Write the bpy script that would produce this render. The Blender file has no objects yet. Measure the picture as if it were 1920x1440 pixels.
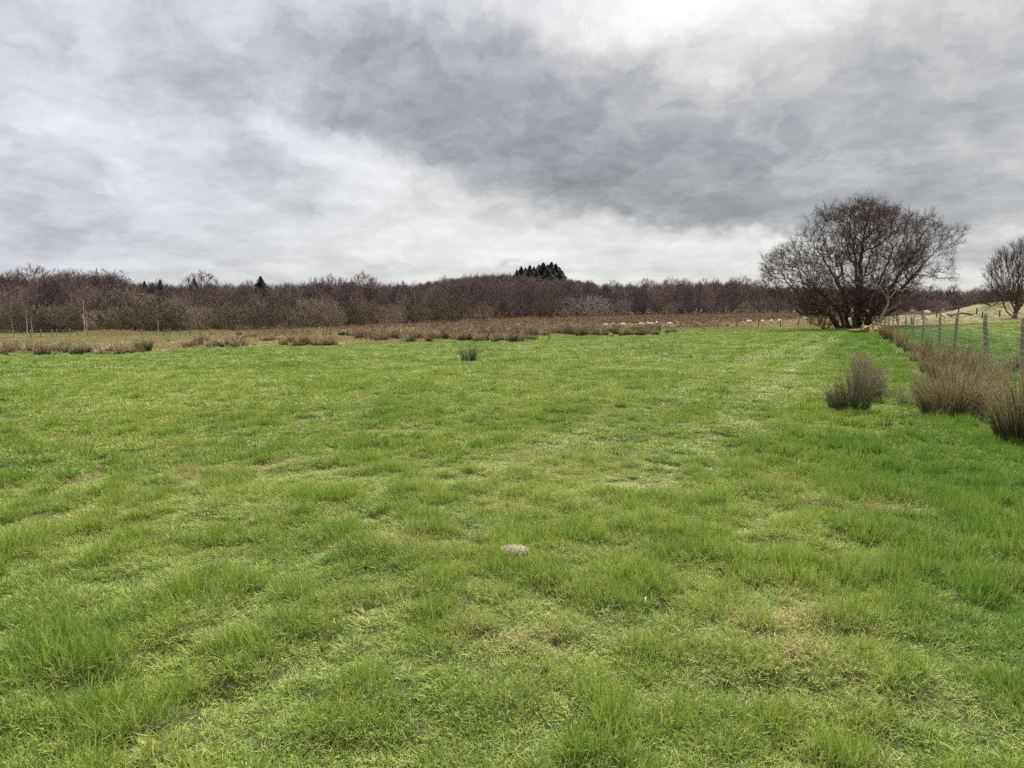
import bpy, bmesh, math, random
import numpy as np
from mathutils import Vector, Matrix

S = bpy.context.scene
COL = S.collection
R = math.radians

# ------------------------------------------------------------------ camera
CAMZ = 1.5
F = 1335.0                    # focal length in pixels of the 1920 px wide photograph
HY = 588.0                    # image row of the horizon
PITCH = math.atan((720 - HY) / F)
cd = bpy.data.cameras.new('camera'); cam = bpy.data.objects.new('camera', cd); COL.objects.link(cam)
cam.location = (0, 0, CAMZ); cam.rotation_euler = (math.pi/2 - PITCH, 0, 0)
cd.sensor_width = 36; cd.lens = F/1920*36; cd.clip_start = 0.05; cd.clip_end = 5000
S.camera = cam

def pdir(px, py):
    """world direction of a pixel of the photograph, scaled so that y = 1"""
    u = (px-960)/F; v = (720-py)/F
    c, s = math.cos(PITCH), math.sin(PITCH)
    d = np.array([u, c + v*s, -s + v*c])
    return d/d[1]
def azel(px, py):
    d = pdir(px, py); n = np.linalg.norm(d)
    return math.degrees(math.atan2(d[0], d[1])), math.degrees(math.asin(d[2]/n))

# ------------------------------------------------------------------ sky
SUN_AZ, SUN_EL = 16.0, 46.0
world = bpy.data.worlds.new('World'); S.world = world; world.use_nodes = True
nt = world.node_tree; nt.nodes.clear()

class G:
    """tiny wrapper that turns arithmetic into math nodes"""
    tree = None
    def __init__(s, v): s.v = v
    @staticmethod
    def op(o, *a, clamp=False):
        n = G.tree.nodes.new('ShaderNodeMath'); n.operation = o; n.use_clamp = clamp
        for i, x in enumerate(a):
            x = x.v if isinstance(x, G) else x
            if isinstance(x, (int, float)): n.inputs[i].default_value = float(x)
            else: G.tree.links.new(x, n.inputs[i])
        return G(n.outputs[0])
    def __add__(s, o): return G.op('ADD', s, o)
    __radd__ = __add__
    def __sub__(s, o): return G.op('SUBTRACT', s, o)
    def __rsub__(s, o): return G.op('SUBTRACT', o, s)
    def __mul__(s, o): return G.op('MULTIPLY', s, o)
    __rmul__ = __mul__
    def __truediv__(s, o): return G.op('DIVIDE', s, o)
def comb(x, y, z):
    n = G.tree.nodes.new('ShaderNodeCombineXYZ')
    for i, k in enumerate((x, y, z)):
        k = k.v if isinstance(k, G) else k
        if isinstance(k, (int, float)): n.inputs[i].default_value = float(k)
        else: G.tree.links.new(k, n.inputs[i])
    return n.outputs[0]
def noise(vec, scale, detail=5, rough=.55, dist=0.0, lac=2.0):
    n = G.tree.nodes.new('ShaderNodeTexNoise'); n.inputs['Scale'].default_value = scale
    n.inputs['Detail'].default_value = detail; n.inputs['Roughness'].default_value = rough
    n.inputs['Distortion'].default_value = dist; n.inputs['Lacunarity'].default_value = lac
    if vec is not None: G.tree.links.new(vec, n.inputs['Vector'])
    return G(n.outputs[0])
def smooth(x, a, b):
    n = G.tree.nodes.new('ShaderNodeMapRange'); n.interpolation_type = 'SMOOTHSTEP'
    G.tree.links.new(x.v, n.inputs['Value'])
    n.inputs['From Min'].default_value = a; n.inputs['From Max'].default_value = b
    return G(n.outputs[0])
def mixc(f, a, b):
    n = G.tree.nodes.new('ShaderNodeMix'); n.data_type = 'RGBA'
    ins = [n.inputs[0], n.inputs[6], n.inputs[7]]
    for i, k in zip(ins, (f, a, b)):
        k = k.v if isinstance(k, G) else k
        if isinstance(k, (int, float)): i.default_value = float(k)
        elif isinstance(k, tuple): i.default_value = (*k, 1)
        else: G.tree.links.new(k, i)
    return n.outputs[2]

G.tree = nt
tc = nt.nodes.new('ShaderNodeTexCoord')
nrm = nt.nodes.new('ShaderNodeVectorMath'); nrm.operation = 'NORMALIZE'; nt.links.new(tc.outputs['Generated'], nrm.inputs[0])
sep = nt.nodes.new('ShaderNodeSeparateXYZ'); nt.links.new(nrm.outputs[0], sep.inputs[0])
dx, dy, dz = [G(sep.outputs[i]) for i in range(3)]
AZ = G.op('ARCTAN2', dx, dy)*57.2958
EL = G.op('ARCSINE', dz)*57.2958
ELp = G.op('MAXIMUM', EL, -3.0)
elog = G.op('LOGARITHM', ELp + 11.0, 2.71828)*27.0          # clouds flatten towards the horizon
pc = comb(AZ, elog, 3.7)
w1 = noise(pc, 0.055, 3, .5) - .5
w2 = noise(comb(AZ, elog, 20.3), 0.055, 3, .5) - .5
w3 = noise(comb(AZ, elog, 11.1), 0.22, 5, .6) - .5
w4 = noise(comb(AZ, elog, 31.1), 0.22, 5, .6) - .5
AW = AZ + w1*6.0 + w3*6.5
EW = EL + w2*3.5 + w4*4.5
def blob(px, py, sx, sy, rot, amp, hard=False):
    a, e = azel(px, py); c, s = math.cos(R(rot)), math.sin(R(rot))
    k = 23.3
    da, de = AW - a, EW - e
    p = (da*c - de*s)*(k/sx); q = (da*s + de*c)*(k/sy)
    r2 = p*p + q*q
    if hard: r2 = r2*r2
    return G.op('EXPONENT', r2*-1.0)*amp
D = 0.0
for b in [(980, 235, 430, 125, 14, 1.0, True), (1260, 345, 330, 80, 3, .8, True), (900, 110, 420, 90, 8, .25), (1640, 190, 420, 170, 0, .5), (250, 110, 240, 60, 10, .12), (180, 430, 260, 50, 0, .15), (1720, 385, 210, 95, 10, .85), (1560, 270, 190, 100, 0, .35),
          (430, 190, 330, 85, 20, .42), (420, 250, 160, 50, 15, .2), (1330, -30, 210, 85, 0, -.8), (640, 300, 130, 50, 22, -.75, True), (520, 262, 60, 30, 20, -.4),
          (1480, 455, 200, 34, -6, -.7), (850, 465, 330, 40, 0, -.5), (560, 415, 60, 16, 0, .35), (945, 487, 28, 9, -20, .8), (1190, 455, 50, 14, -10, .3), (725, 488, 40, 18, -30, .3)]:
    D = blob(*b) + D
L = 0.75
for b in [(1330, -10, 190, 80, 0, .24), (1100, 20, 300, 90, 0, .08), (40, 215, 220, 55, 22, .10), (40, 30, 260, 60, 10, .05), (640, 300, 130, 50, 22, .10), (850, 462, 330, 30, 0, .12),
          (1470, 430, 120, 34, -12, .12), (1830, 505, 110, 40, 0, .1), (120, 440, 330, 50, 0, -.10), (1800, 130, 200, 90, 0, -.08), (1650, 150, 200, 60, 0, -.05)]:
    L = blob(*b) + L
ds = comb(AZ*.6, elog, 5.5)
n1 = noise(ds, 0.10, 7, .6, .3) - .5
n2 = noise(comb(AZ*.5 + w3*3.0, elog*1.3 + w4*3.0, 8.2), 0.33, 6, .62) - .5
n3 = noise(comb(AZ*.35, elog*1.5, 12.9), 0.30, 4, .55) - .5      # streaks near the horizon
low = 1.0 - smooth(EL, 3.0, 9.0)
n4 = noise(comb(AZ*.62 + w3*2.5, elog + w4*2.5, 44.0), 0.55, 7, .66) - .5
edgy = smooth(noise(comb(AZ*.7 + w1*6.0, elog*1.1 + w2*6.0, 61.0), 0.14, 8, .62, .2), .47, .60) - .5
n6 = noise(comb(AZ*.7 + w3*2.0, elog*1.1 + w4*2.0, 97.0), 1.3, 5, .65, .4) - .5
n5 = noise(comb(AZ*.7 + w3*3.0, elog*1.05 + w4*3.0, 77.0), 0.20, 9, .62, .25) - .5
Dm = smooth(D + n5*1.35 + n1*.6 + n4*.45, -.25, 1.15)
Ll = L + n5*-.30 + n2*.22 + n3*low*.30 + n4*.12
Ld = blob(1060, 300, 330, 110, 10, -.10) + blob(1340, 375, 240, 50, 3, -.05) + .475 + n5*-.24 + n4*.16 + n2*.24 + n1*.16
n7 = noise(comb(AZ*.62 + w3*2.5, elog*.95 + w4*2.5, 131.0), 0.30, 8, .58, .35)
e7 = smooth(n7, .47, .56) - .5
n8 = noise(comb(AZ*.62 + w4*2.5, elog*1.15 + w3*2.5, 151.0), 0.62, 8, .58, .3)
e8 = smooth(n8, .47, .57) - .5
L = Ll*(1.0 - Dm) + Ld*Dm + n6*.05 + e7*.055 + e8*.035
L = G.op('MAXIMUM', L, .22)
tint = smooth(AZ*-1.0 + EL*.9, 2.0, 40.0)*(1.0 - smooth(EL, 24.0, 34.0))
warm = mixc(smooth(L, .34, .72), (.935, .965, 1.02), (1.0, 1.0, .985))
tintc = mixc(tint*.75, warm, (.925, .965, 1.06))
up = smooth(EL, 23.0, 46.0)
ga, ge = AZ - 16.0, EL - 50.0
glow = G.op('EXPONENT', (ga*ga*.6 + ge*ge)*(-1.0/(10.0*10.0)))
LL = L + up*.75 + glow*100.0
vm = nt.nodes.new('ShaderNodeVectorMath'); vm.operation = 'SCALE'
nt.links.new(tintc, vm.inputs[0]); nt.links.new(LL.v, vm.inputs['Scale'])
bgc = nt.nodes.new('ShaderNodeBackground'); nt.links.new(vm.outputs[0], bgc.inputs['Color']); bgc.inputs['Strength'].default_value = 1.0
sky = nt.nodes.new('ShaderNodeTexSky'); sky.sky_type = 'NISHITA'; sky.sun_disc = False
sky.sun_elevation = R(SUN_EL); sky.sun_rotation = R(SUN_AZ)
bgs = nt.nodes.new('ShaderNodeBackground'); nt.links.new(sky.outputs[0], bgs.inputs['Color']); bgs.inputs['Strength'].default_value = .1
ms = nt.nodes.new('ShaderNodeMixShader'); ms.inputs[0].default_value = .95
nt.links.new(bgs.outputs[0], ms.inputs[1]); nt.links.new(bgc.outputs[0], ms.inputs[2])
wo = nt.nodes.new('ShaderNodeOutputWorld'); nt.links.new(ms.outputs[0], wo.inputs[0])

sl = bpy.data.lights.new('sun', 'SUN'); sl.energy = 1.5; sl.angle = R(10); sl.color = (1, .96, .9)
so = bpy.data.objects.new('sun', sl); COL.objects.link(so)
sv = Vector((math.sin(R(SUN_AZ))*math.cos(R(SUN_EL)), math.cos(R(SUN_AZ))*math.cos(R(SUN_EL)), math.sin(R(SUN_EL))))
so.rotation_euler = sv.to_track_quat('Z', 'Y').to_euler()
so.location = sv*30

S.view_settings.view_transform = 'Standard'; S.view_settings.look = 'None'
S.view_settings.gamma = 1; S.view_settings.exposure = 0.0
S.cycles.max_bounces = 5; S.cycles.diffuse_bounces = 2; S.cycles.glossy_bounces = 1
S.cycles.transmission_bounces = 3; S.cycles.transparent_max_bounces = 4
S.cycles.use_adaptive_sampling = False
S.cycles.use_denoising = False
S.cycles.sample_clamp_direct = 4; S.cycles.sample_clamp_indirect = 1.5

# ------------------------------------------------------------------ helpers
def tag(o, label=None, cat=None, group=None, kind=None):
    for k, v in (('label', label), ('category', cat), ('group', group), ('kind', kind)):
        if v: o[k] = v
    return o
def empty(name, loc=(0, 0, 0), rz=0):
    o = bpy.data.objects.new(name, None); COL.objects.link(o); o.location = loc; o.rotation_euler = (0, 0, rz)
    o.empty_display_size = .1
    return o
def copy_tree(o, parent=None):
    c = o.copy(); COL.objects.link(c)
    for k in ('label', 'group'):
        if k in c: del c[k]
    if parent: c.parent = parent
    for ch in o.children: copy_tree(ch, c)
    return c

class Geo:
    def __init__(s): s.V = []; s.Q = []; s.T = []; s.t = []; s.r = []; s.n = 0
    def add(s, v, q=None, t3=None, t=None, r=None):
        v = np.asarray(v, float).reshape(-1, 3); k = len(v)
        if q is not None: s.Q.append(np.asarray(q, int).reshape(-1, 4) + s.n)
        if t3 is not None: s.T.append(np.asarray(t3, int).reshape(-1, 3) + s.n)
        s.V.append(v); s.t.append(np.zeros(k) + (0 if t is None else t)); s.r.append(np.zeros(k) + (0 if r is None else r)); s.n += k
    def tubes(s, P, RR, n=3, t=None, r=None, cap=False):
        """P (N,K,3) polylines, RR (N,K) radii"""
        P = np.asarray(P, float); N, K, _ = P.shape; RR = np.broadcast_to(RR, (N, K))
        D = P[:, -1] - P[:, 0]; D /= np.linalg.norm(D, axis=1, keepdims=True) + 1e-9
        ref = np.where(np.abs(D[:, 2:3]) < .8, np.array([[0, 0, 1.]]), np.array([[1., 0, 0]]))
        A = np.cross(D, ref); A /= np.linalg.norm(A, axis=1, keepdims=True) + 1e-9
        B = np.cross(D, A)
        an = np.arange(n)*2*math.pi/n
        ring = np.cos(an)[None, :, None]*A[:, None, :] + np.sin(an)[None, :, None]*B[:, None, :]
        V = P[:, :, None, :] + RR[:, :, None, None]*ring[:, None, :, :]
        idx = np.arange(N*K*n).reshape(N, K, n)
        a = idx[:, :-1]; b = idx[:, 1:]
        Q = np.stack([a, np.roll(a, -1, 2), np.roll(b, -1, 2), b], -1)
        tt = np.broadcast_to(np.linspace(0, 1, K)[None, :, None] if t is None else np.asarray(t).reshape(-1, K)[:, :, None] if np.ndim(t) else np.full((1, 1, 1), t), (N, K, n)).ravel()
        rr = np.broadcast_to(np.asarray(0. if r is None else r).reshape(-1, 1, 1), (N, K, n)).ravel()
        s.add(V, Q, None, tt, rr)
        if cap and n == 4 or cap and n > 4:
            c = P[:, -1]; base = s.n - N*K*n
            last = idx[:, -1] + base
            s.V.append(c); s.t.append(np.ones(N)); s.r.append(np.zeros(N) + (0 if r is None else np.asarray(r).ravel()))
            ci = np.arange(N) + s.n; s.n += N
            s.T.append(np.stack([last, np.roll(last, -1, 1), np.broadcast_to(ci[:, None], last.shape)], -1).reshape(-1, 3))
    def ribbons(s, P, W, side, r=None):
        P = np.asarray(P, float); N, K, _ = P.shape; W = np.broadcast_to(W, (N, K))
        off = side[:, None, :]*W[:, :, None]*.5
        V = np.stack([P - off, P + off], 2)
        idx = np.arange(N*K*2).reshape(N, K, 2)
        Q = np.stack([idx[:, :-1, 0], idx[:, :-1, 1], idx[:, 1:, 1], idx[:, 1:, 0]], -1)
        tt = np.broadcast_to(np.linspace(0, 1, K)[None, :, None], (N, K, 2)).ravel()
        rr = np.broadcast_to(np.asarray(0. if r is None else r).reshape(-1, 1, 1), (N, K, 2)).ravel()
        s.add(V, Q, None, tt, rr)
    def build(s, name, m, parent=None, link=True, smooth=False):
        me = bpy.data.meshes.new(name)
        V = np.concatenate(s.V).astype(np.float32)
        Q = np.concatenate(s.Q) if s.Q else np.zeros((0, 4), int); T = np.concatenate(s.T) if s.T else np.zeros((0, 3), int)
        me.vertices.add(len(V)); me.vertices.foreach_set('co', V.ravel())
        nl = len(Q)*4 + len(T)*3; me.loops.add(nl)
        me.loops.foreach_set('vertex_index', np.concatenate([Q.ravel(), T.ravel()]).astype(np.int32))
        me.polygons.add(len(Q) + len(T))
        st = np.concatenate([np.arange(len(Q))*4, len(Q)*4 + np.arange(len(T))*3]).astype(np.int32)
        me.polygons.foreach_set('loop_start', st)
        me.update(calc_edges=True); me.validate()
        for k, a in (('t', s.t), ('r', s.r)):
            at = me.attributes.new(k, 'FLOAT', 'POINT'); at.data.foreach_set('value', np.concatenate(a).astype(np.float32))
        if smooth: me.polygons.foreach_set('use_smooth', np.ones(len(me.polygons), bool))
        me.materials.append(m)
        o = bpy.data.objects.new(name, me)
        if link: COL.objects.link(o)
        if parent: o.parent = parent
        return o

def hashn(ix, iy, seed):
    h = (ix.astype(np.int64)*374761393 + iy.astype(np.int64)*668265263 + seed*974634777) & 0xffffffff
    h = ((h ^ (h >> 13))*1274126177) & 0xffffffff
    return ((h ^ (h >> 16)) & 0xffff)/65535.0
def vnoise(x, y, seed=0):
    x = np.asarray(x, float); y = np.asarray(y, float)
    ix, iy = np.floor(x), np.floor(y); fx, fy = x - ix, y - iy
    fx = fx*fx*(3 - 2*fx); fy = fy*fy*(3 - 2*fy)
    a, b = hashn(ix, iy, seed), hashn(ix+1, iy, seed); c, d = hashn(ix, iy+1, seed), hashn(ix+1, iy+1, seed)
    return a*(1-fx)*(1-fy) + b*fx*(1-fy) + c*(1-fx)*fy + d*fx*fy
def fbm(x, y, seed=0, o=3):
    v = 0; a = .5; n = 0
    for i in range(o): v = v + a*vnoise(x*2**i + 13.7*i, y*2**i - 7.1*i, seed+i); n += a; a *= .5
    return v/n
def sstep(a, b, x):
    t = np.clip((x-a)/(b-a), 0, 1); return t*t*(3-2*t)

# ------------------------------------------------------------------ materials
def newmat(name):
    m = bpy.data.materials.new(name); m.use_nodes = True; G.tree = m.node_tree; G.tree.nodes.clear()
    return m
def attr(name, kind='GEOMETRY'):
    n = G.tree.nodes.new('ShaderNodeAttribute'); n.attribute_name = name; n.attribute_type = kind; return G(n.outputs['Fac'])
def wpos():
    return G.tree.nodes.new('ShaderNodeNewGeometry').outputs['Position']
def objrand():
    return G(G.tree.nodes.new('ShaderNodeObjectInfo').outputs['Random'])
def ramp(f, stops):
    n = G.tree.nodes.new('ShaderNodeValToRGB'); G.tree.links.new(f.v, n.inputs[0]); e = n.color_ramp.elements
    while len(e) < len(stops): e.new(.5)
    for k, (p, c) in zip(e, stops): k.position = p; k.color = (*c, 1)
    return n.outputs[0]
def finish(m, col, rough=.7, spec=.3, trans=0.0, bump=None):
    t = G.tree
    p = t.nodes.new('ShaderNodeBsdfPrincipled'); p.inputs['Roughness'].default_value = rough
    p.inputs['Specular IOR Level'].default_value = spec
    if isinstance(col, tuple): p.inputs['Base Color'].default_value = (*col, 1)
    else: t.links.new(col, p.inputs['Base Color'])
    if bump is not None:
        b = t.nodes.new('ShaderNodeBump'); b.inputs['Strength'].default_value = bump[1]; b.inputs['Distance'].default_value = bump[2]
        t.links.new(bump[0].v, b.inputs['Height']); t.links.new(b.outputs[0], p.inputs['Normal'])
    o = t.nodes.new('ShaderNodeOutputMaterial'); out = p.outputs[0]
    if trans:
        tr = t.nodes.new('ShaderNodeBsdfTranslucent')
        if isinstance(col, tuple): tr.inputs[0].default_value = (*col, 1)
        else: t.links.new(col, tr.inputs[0])
        mx = t.nodes.new('ShaderNodeMixShader'); mx.inputs[0].default_value = trans
        t.links.new(out, mx.inputs[1]); t.links.new(tr.outputs[0], mx.inputs[2]); out = mx.outputs[0]
    t.links.new(out, o.inputs[0])
    return m

def grass_mat(name, bright=1.0):
    m = newmat(name)
    p = wpos(); r = attr('r'); t = attr('t')
    big = noise(p, .22, 4, .6); mid = noise(p, 1.1, 4, .65)
    lu = attr('lu', 'INSTANCER')
    f = big*.50 + mid*.34 + r*.42 - .13 - lu*.12
    b = bright
    c = ramp(f, [(.28, (.092*b, .178*b, .024*b)), (.40, (.150*b, .236*b, .034*b)), (.53, (.245*b, .310*b, .052*b)), (.66, (.35*b, .365*b, .085*b)), (.77, (.45*b, .42*b, .18*b))])
    straw = mixc(smooth(noise(p, 30, 2, .5), .3, .7), (.50, .40, .20), (.33, .24, .10))
    dead = smooth(r + smooth(noise(p, .55, 5, .7), .60, .72)*.20, .93, .965)
    c = mixc(dead, c, straw)
    c = mixc(smooth(t, .0, .35), mixc(.55, c, (.10, .085, .035)), c)      # blade colour turns darker and browner towards the base
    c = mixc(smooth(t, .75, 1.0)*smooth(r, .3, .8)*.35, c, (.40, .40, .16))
    return finish(m, c, .62, .22, .27)
M = {}
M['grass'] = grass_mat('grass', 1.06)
m = newmat('rough_grass'); p = wpos(); r = attr('r'); big = noise(p, .06, 4, .6); mid = noise(p, .4, 3, .6)
f = big*.8 + mid*.35 + r*.25 - .2
c = ramp(f, [(.34, (.13, .165, .045)), (.46, (.21, .20, .07)), (.57, (.30, .24, .115)), (.72, (.28, .185, .11))])
M['rough'] = finish(m, c, .7, .2, .25)
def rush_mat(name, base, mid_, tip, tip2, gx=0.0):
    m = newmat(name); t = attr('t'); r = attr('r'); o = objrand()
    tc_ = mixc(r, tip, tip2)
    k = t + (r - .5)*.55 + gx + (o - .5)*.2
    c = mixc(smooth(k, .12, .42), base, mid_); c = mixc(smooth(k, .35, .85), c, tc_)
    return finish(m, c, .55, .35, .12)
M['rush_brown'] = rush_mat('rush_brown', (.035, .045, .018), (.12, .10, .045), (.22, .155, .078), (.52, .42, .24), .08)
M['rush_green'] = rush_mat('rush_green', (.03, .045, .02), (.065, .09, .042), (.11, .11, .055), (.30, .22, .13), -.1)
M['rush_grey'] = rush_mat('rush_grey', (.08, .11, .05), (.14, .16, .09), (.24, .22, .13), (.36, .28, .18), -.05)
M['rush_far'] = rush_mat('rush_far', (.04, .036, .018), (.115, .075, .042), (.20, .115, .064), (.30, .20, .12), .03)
def bark_mat(name, a, b, rough=.85):
    m = newmat(name); o = objrand(); n = noise(wpos(), 1.7, 4, .6)
    return finish(m, mixc(smooth(n*.6 + o*.5, .3, .8), a, b), rough, .15)
M['bark_dark'] = bark_mat('bark_dark', (.055, .042, .035), (.10, .08, .06))
M['bark_hero'] = bark_mat('bark_hero', (.07, .055, .044), (.14, .115, .08))
M['twig_hero'] = bark_mat('twig_hero', (.055, .038, .030), (.098, .066, .050))
M['twig_purple'] = bark_mat('twig_purple', (.060, .042, .043), (.165, .120, .108))
M['twig_olive'] = bark_mat('twig_olive', (.085, .068, .05), (.22, .18, .125))
M['twig_grey'] = bark_mat('twig_grey', (.17, .145, .135), (.25, .215, .195))
M['twig_rust'] = bark_mat('twig_rust', (.17, .10, .065), (.24, .15, .10))
M['bark_purple'] = bark_mat('bark_purple', (.10, .075, .07), (.20, .165, .15))
m = newmat('bark_birch'); n = noise(wpos(), 3.0, 3, .6)
M['bark_birch'] = finish(m, mixc(smooth(n, .52, .66), (.52, .46, .40), (.14, .10, .085)), .7, .2)
M['needles_hazed'] = bark_mat('needles_hazed', (.075, .10, .085), (.115, .14, .12))  # lightened needle tone: distance haze is put into the colour
m = newmat('weathered_wood'); p = wpos(); n = noise(p, 9, 4, .65); n2_ = noise(p, 2.2, 3, .5)
M['post'] = finish(m, mixc(smooth(n2_, .5, .68)*.6, mixc(n, (.125, .098, .062), (.235, .19, .12)), (.18, .2, .08)), .9, .1, 0, (n, .5, .01))
m = newmat('galvanised_wire'); M['wire'] = finish(m, (.34, .35, .36), .6, .3)
m = newmat('fleece'); n = noise(wpos(), 14, 4, .6)
M['fleece'] = finish(m, mixc(n, (.50, .46, .39), (.70, .67, .61)), .95, .05, 0, (n, .8, .03))
m = newmat('sheep_skin'); M['sheepskin'] = finish(m, (.33, .28, .24), .85, .1)
m = newmat('moss_log'); p = wpos(); n = noise(p, 5, 5, .65)
M['mosslog'] = finish(m, mixc(smooth(n, .4, .62), (.14, .10, .06), (.29, .25, .09)), .95, .05, 0, (n, .8, .03))
m = newmat('cut_wood'); n = noise(wpos(), 12, 4, .6); M['cutwood'] = finish(m, mixc(n, (.62, .38, .24), (.76, .52, .36)), .8, .1)
m = newmat('rotten_wood'); n = noise(wpos(), 6, 4, .6); M['rotten'] = finish(m, mixc(n, (.22, .12, .075), (.36, .23, .15)), .9, .1, 0, (n, .6, .02))
m = newmat('dry_straw'); r = attr('r'); M['straw'] = finish(m, mixc(r, (.60, .50, .32), (.90, .82, .64)), .7, .2, .15)
m = newmat('dark_peat'); n = noise(wpos(), 20, 4, .6); M['peat'] = finish(m, mixc(n, (.02, .016, .011), (.055, .04, .026)), .95, .1, 0, (n, .8, .01))
m = newmat('feather_white'); M['feather'] = finish(m, (.82, .82, .80), .6, .3, .2)

# ------------------------------------------------------------------ terrain height
ctrl = []                      # (u, v, z)
def uv(x, y):
    d = np.maximum(np.hypot(x, y), 8.0)
    return np.arctan2(x, np.maximum(y, .05*d))*1.6, np.log(d)
def cp(px, py, d, z=None):
    q = pdir(px, py)*d
    u, v = uv(q[0], q[1]); ctrl.append((float(u), float(v), CAMZ + q[2] if z is None else z))
for px in (-900, -200, 500, 1200, 1900, 2800): cp(px, 800, 8, 0); cp(px, 800, 15, 0 if px > 0 else -.1)
for a in [(880, 677, 28), (0, 665, 46), (450, 652, 54), (700, 644, 60), (1000, 632, 72), (1300, 620, 85), (1560, 613, 88), (1610, 616, 76),
          (1655, 622, 60), (1843, 688, 19), (1785, 636, 35), (1900, 603, 70), (2200, 600, 70), (1892, 598, 80), (1750, 589, 120), (1865, 590, 120), (2200, 588, 120),
          (200, 659, 52), (100, 641, 72), (100, 633, 100), (600, 629, 115), (350, 634, 85), (100, 626, 135), (400, 626, 135), (600, 617, 150), (800, 607, 180),
          (1000, 596, 230), (1400, 590, 235), (1750, 587, 220), (1140, 613, 130), (1400, 609, 130), (1508, 601, 140), (1250, 599, 180), (800, 628, 100), (-500, 670, 46), (-500, 640, 100)]:
    cp(*a)
for px, z in ((-800, -2), (0, -2.0), (300, -2.0), (600, -1.5)): cp(px, 600, 230, z)
for px in (-1500, -500, 300, 900, 1500, 2300, 3200): cp(px, 580, 420, 3.0); cp(px, 580, 900, 5.0)
C = np.array(ctrl)
def phi(r2): return np.sqrt(r2 + .0225)
A_ = phi(((C[:, None, :2] - C[None, :, :2])**2).sum(-1)) + np.eye(len(C))*-.01
Wt = np.linalg.solve(np.block([[A_, np.ones((len(C), 1))], [np.ones((1, len(C))), np.zeros((1, 1))]]), np.append(C[:, 2], 0))
def hbase(x, y):
    x = np.asarray(x, float); y = np.asarray(y, float); sh = x.shape
    x, y = x.ravel(), y.ravel(); out = np.empty(len(x))
    for i in range(0, len(x), 40000):
        u, v = uv(x[i:i+40000], y[i:i+40000])
        out[i:i+40000] = phi((u[:, None]-C[None, :, 0])**2 + (v[:, None]-C[None, :, 1])**2) @ Wt[:-1] + Wt[-1]
    d = np.hypot(x, y)
    out *= sstep(7, 13, d)
    out = np.where(y < 0, out*sstep(-60, 0, y), out)
    # wooded knoll behind the wood, spoil mound by the small tree, low bank along the fence
    out += 15.5*np.exp(-((x-(985-960)/F*430)/58)**2 - ((y-430)/70)**2)
    out += 1.75*np.exp(-((x-62.5)/5.5)**2 - ((y-92)/7)**2)*1.0 + 1.1*np.exp(-((x-73)/8)**2 - ((y-95)/8)**2)
    fd = x - (.446*y + 4.06)
    out += .14*np.exp(-(fd/.9)**2)*sstep(8, 14, y)*(1-sstep(60, 75, y))
    return out.reshape(sh)
def hmicro(x, y):
    d = np.hypot(x, y)
    k = 1 - sstep(30, 90, d)*.5
    return k*((fbm(x*.45, y*.45, 5, 2) - .5)*.10 + (fbm(x*2.1, y*2.1, 9, 2) - .5)*.07 + (fbm(x*5.2, y*5.2, 21, 3) - .5)*.085*(1-sstep(12,25,d)))
def hz(x, y): return hbase(x, y) + hmicro(x, y)
def edge(px):               # distance at which the improved green field ends, by image column
    return np.interp(px, [-900, 0, 450, 700, 1000, 1300, 1560, 1640, 1720, 1920, 2500], [40, 46, 54, 60, 72, 85, 90, 80, 72, 68, 66])
def colpx(x, y): return 960 + F*x/np.maximum(y, .1)
def ground(px, d):
    """point on the ground in image column px at depth d"""
    x = (px-960)/F*d; return Vector((x, d, float(hz(x, d))))
def pick(px, py, d0=2.0, d1=300.0):
    ds_ = np.exp(np.linspace(math.log(d0), math.log(d1), 1500)); q = pdir(px, py)
    xs, ys, zs = q[0]*ds_, ds_, CAMZ + q[2]*ds_
    hit = np.nonzero(zs <= hz(xs, ys))[0]
    i = hit[0] if len(hit) else len(ds_)-1
    return Vector((xs[i], ys[i], float(hz(xs[i], ys[i]))))

# ground sheet, polar grid, fine near the camera
fine = np.arange(-50, 50.01, .25); coarse = np.arange(53, 308, 3.)
th = np.radians(np.concatenate([fine, coarse]))
rr = [.25]; 
while rr[-1] < 2600: rr.append(rr[-1]*1.0155 + .004)
rr = np.array(rr)
TX = np.sin(th)[None, :]*rr[:, None]; TY = np.cos(th)[None, :]*rr[:, None]
TZ = hz(TX, TY)
g = Geo(); nr, na = TX.shape
idx = np.arange(nr*na).reshape(nr, na)
q = np.stack([idx[:-1], np.roll(idx, -1, 1)[:-1], np.roll(idx, -1, 1)[1:], idx[1:]], -1)
E_ = edge(colpx(TX, TY)); zone = sstep(-1.5, 1.5, TY - E_ + 3*(fbm(TX*.3, TY*.3, 3) - .5))
zone = np.where(TY < 1, 0, zone)
g.add(np.stack([TX, TY, TZ], -1), q, None, zone.ravel(), 0)
c0 = g.n; g.add([[0, 0, float(hz(0, 0))]]); g.T.append(np.stack([np.full(na, c0), np.roll(idx[0], -1), idx[0]], -1))
m = newmat('meadow_ground'); p = wpos(); z_ = attr('t')
n1_ = noise(p, .22, 4, .6); n2_ = noise(p, 6, 5, .7); n3_ = noise(p, .08, 3, .5)
near = mixc(smooth(n2_, .35, .65), (.030, .034, .014), (.065, .075, .024))
near = mixc(smooth(n1_, .35, .7), near, (.075, .085, .03))
far_ = mixc(smooth(n3_, .4, .6), (.17, .17, .07), (.22, .155, .085))
far_ = mixc(smooth(noise(p, 1.2, 4, .7), .4, .65)*.6, far_, (.09, .07, .035))
M['ground'] = finish(m, mixc(z_, near, far_), .95, .05, 0, (n2_, .5, .03))
tag(g.build('ground', M['ground'], smooth=True), 'gently sloping ground of the grazing meadows', 'ground', kind='structure')

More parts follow.
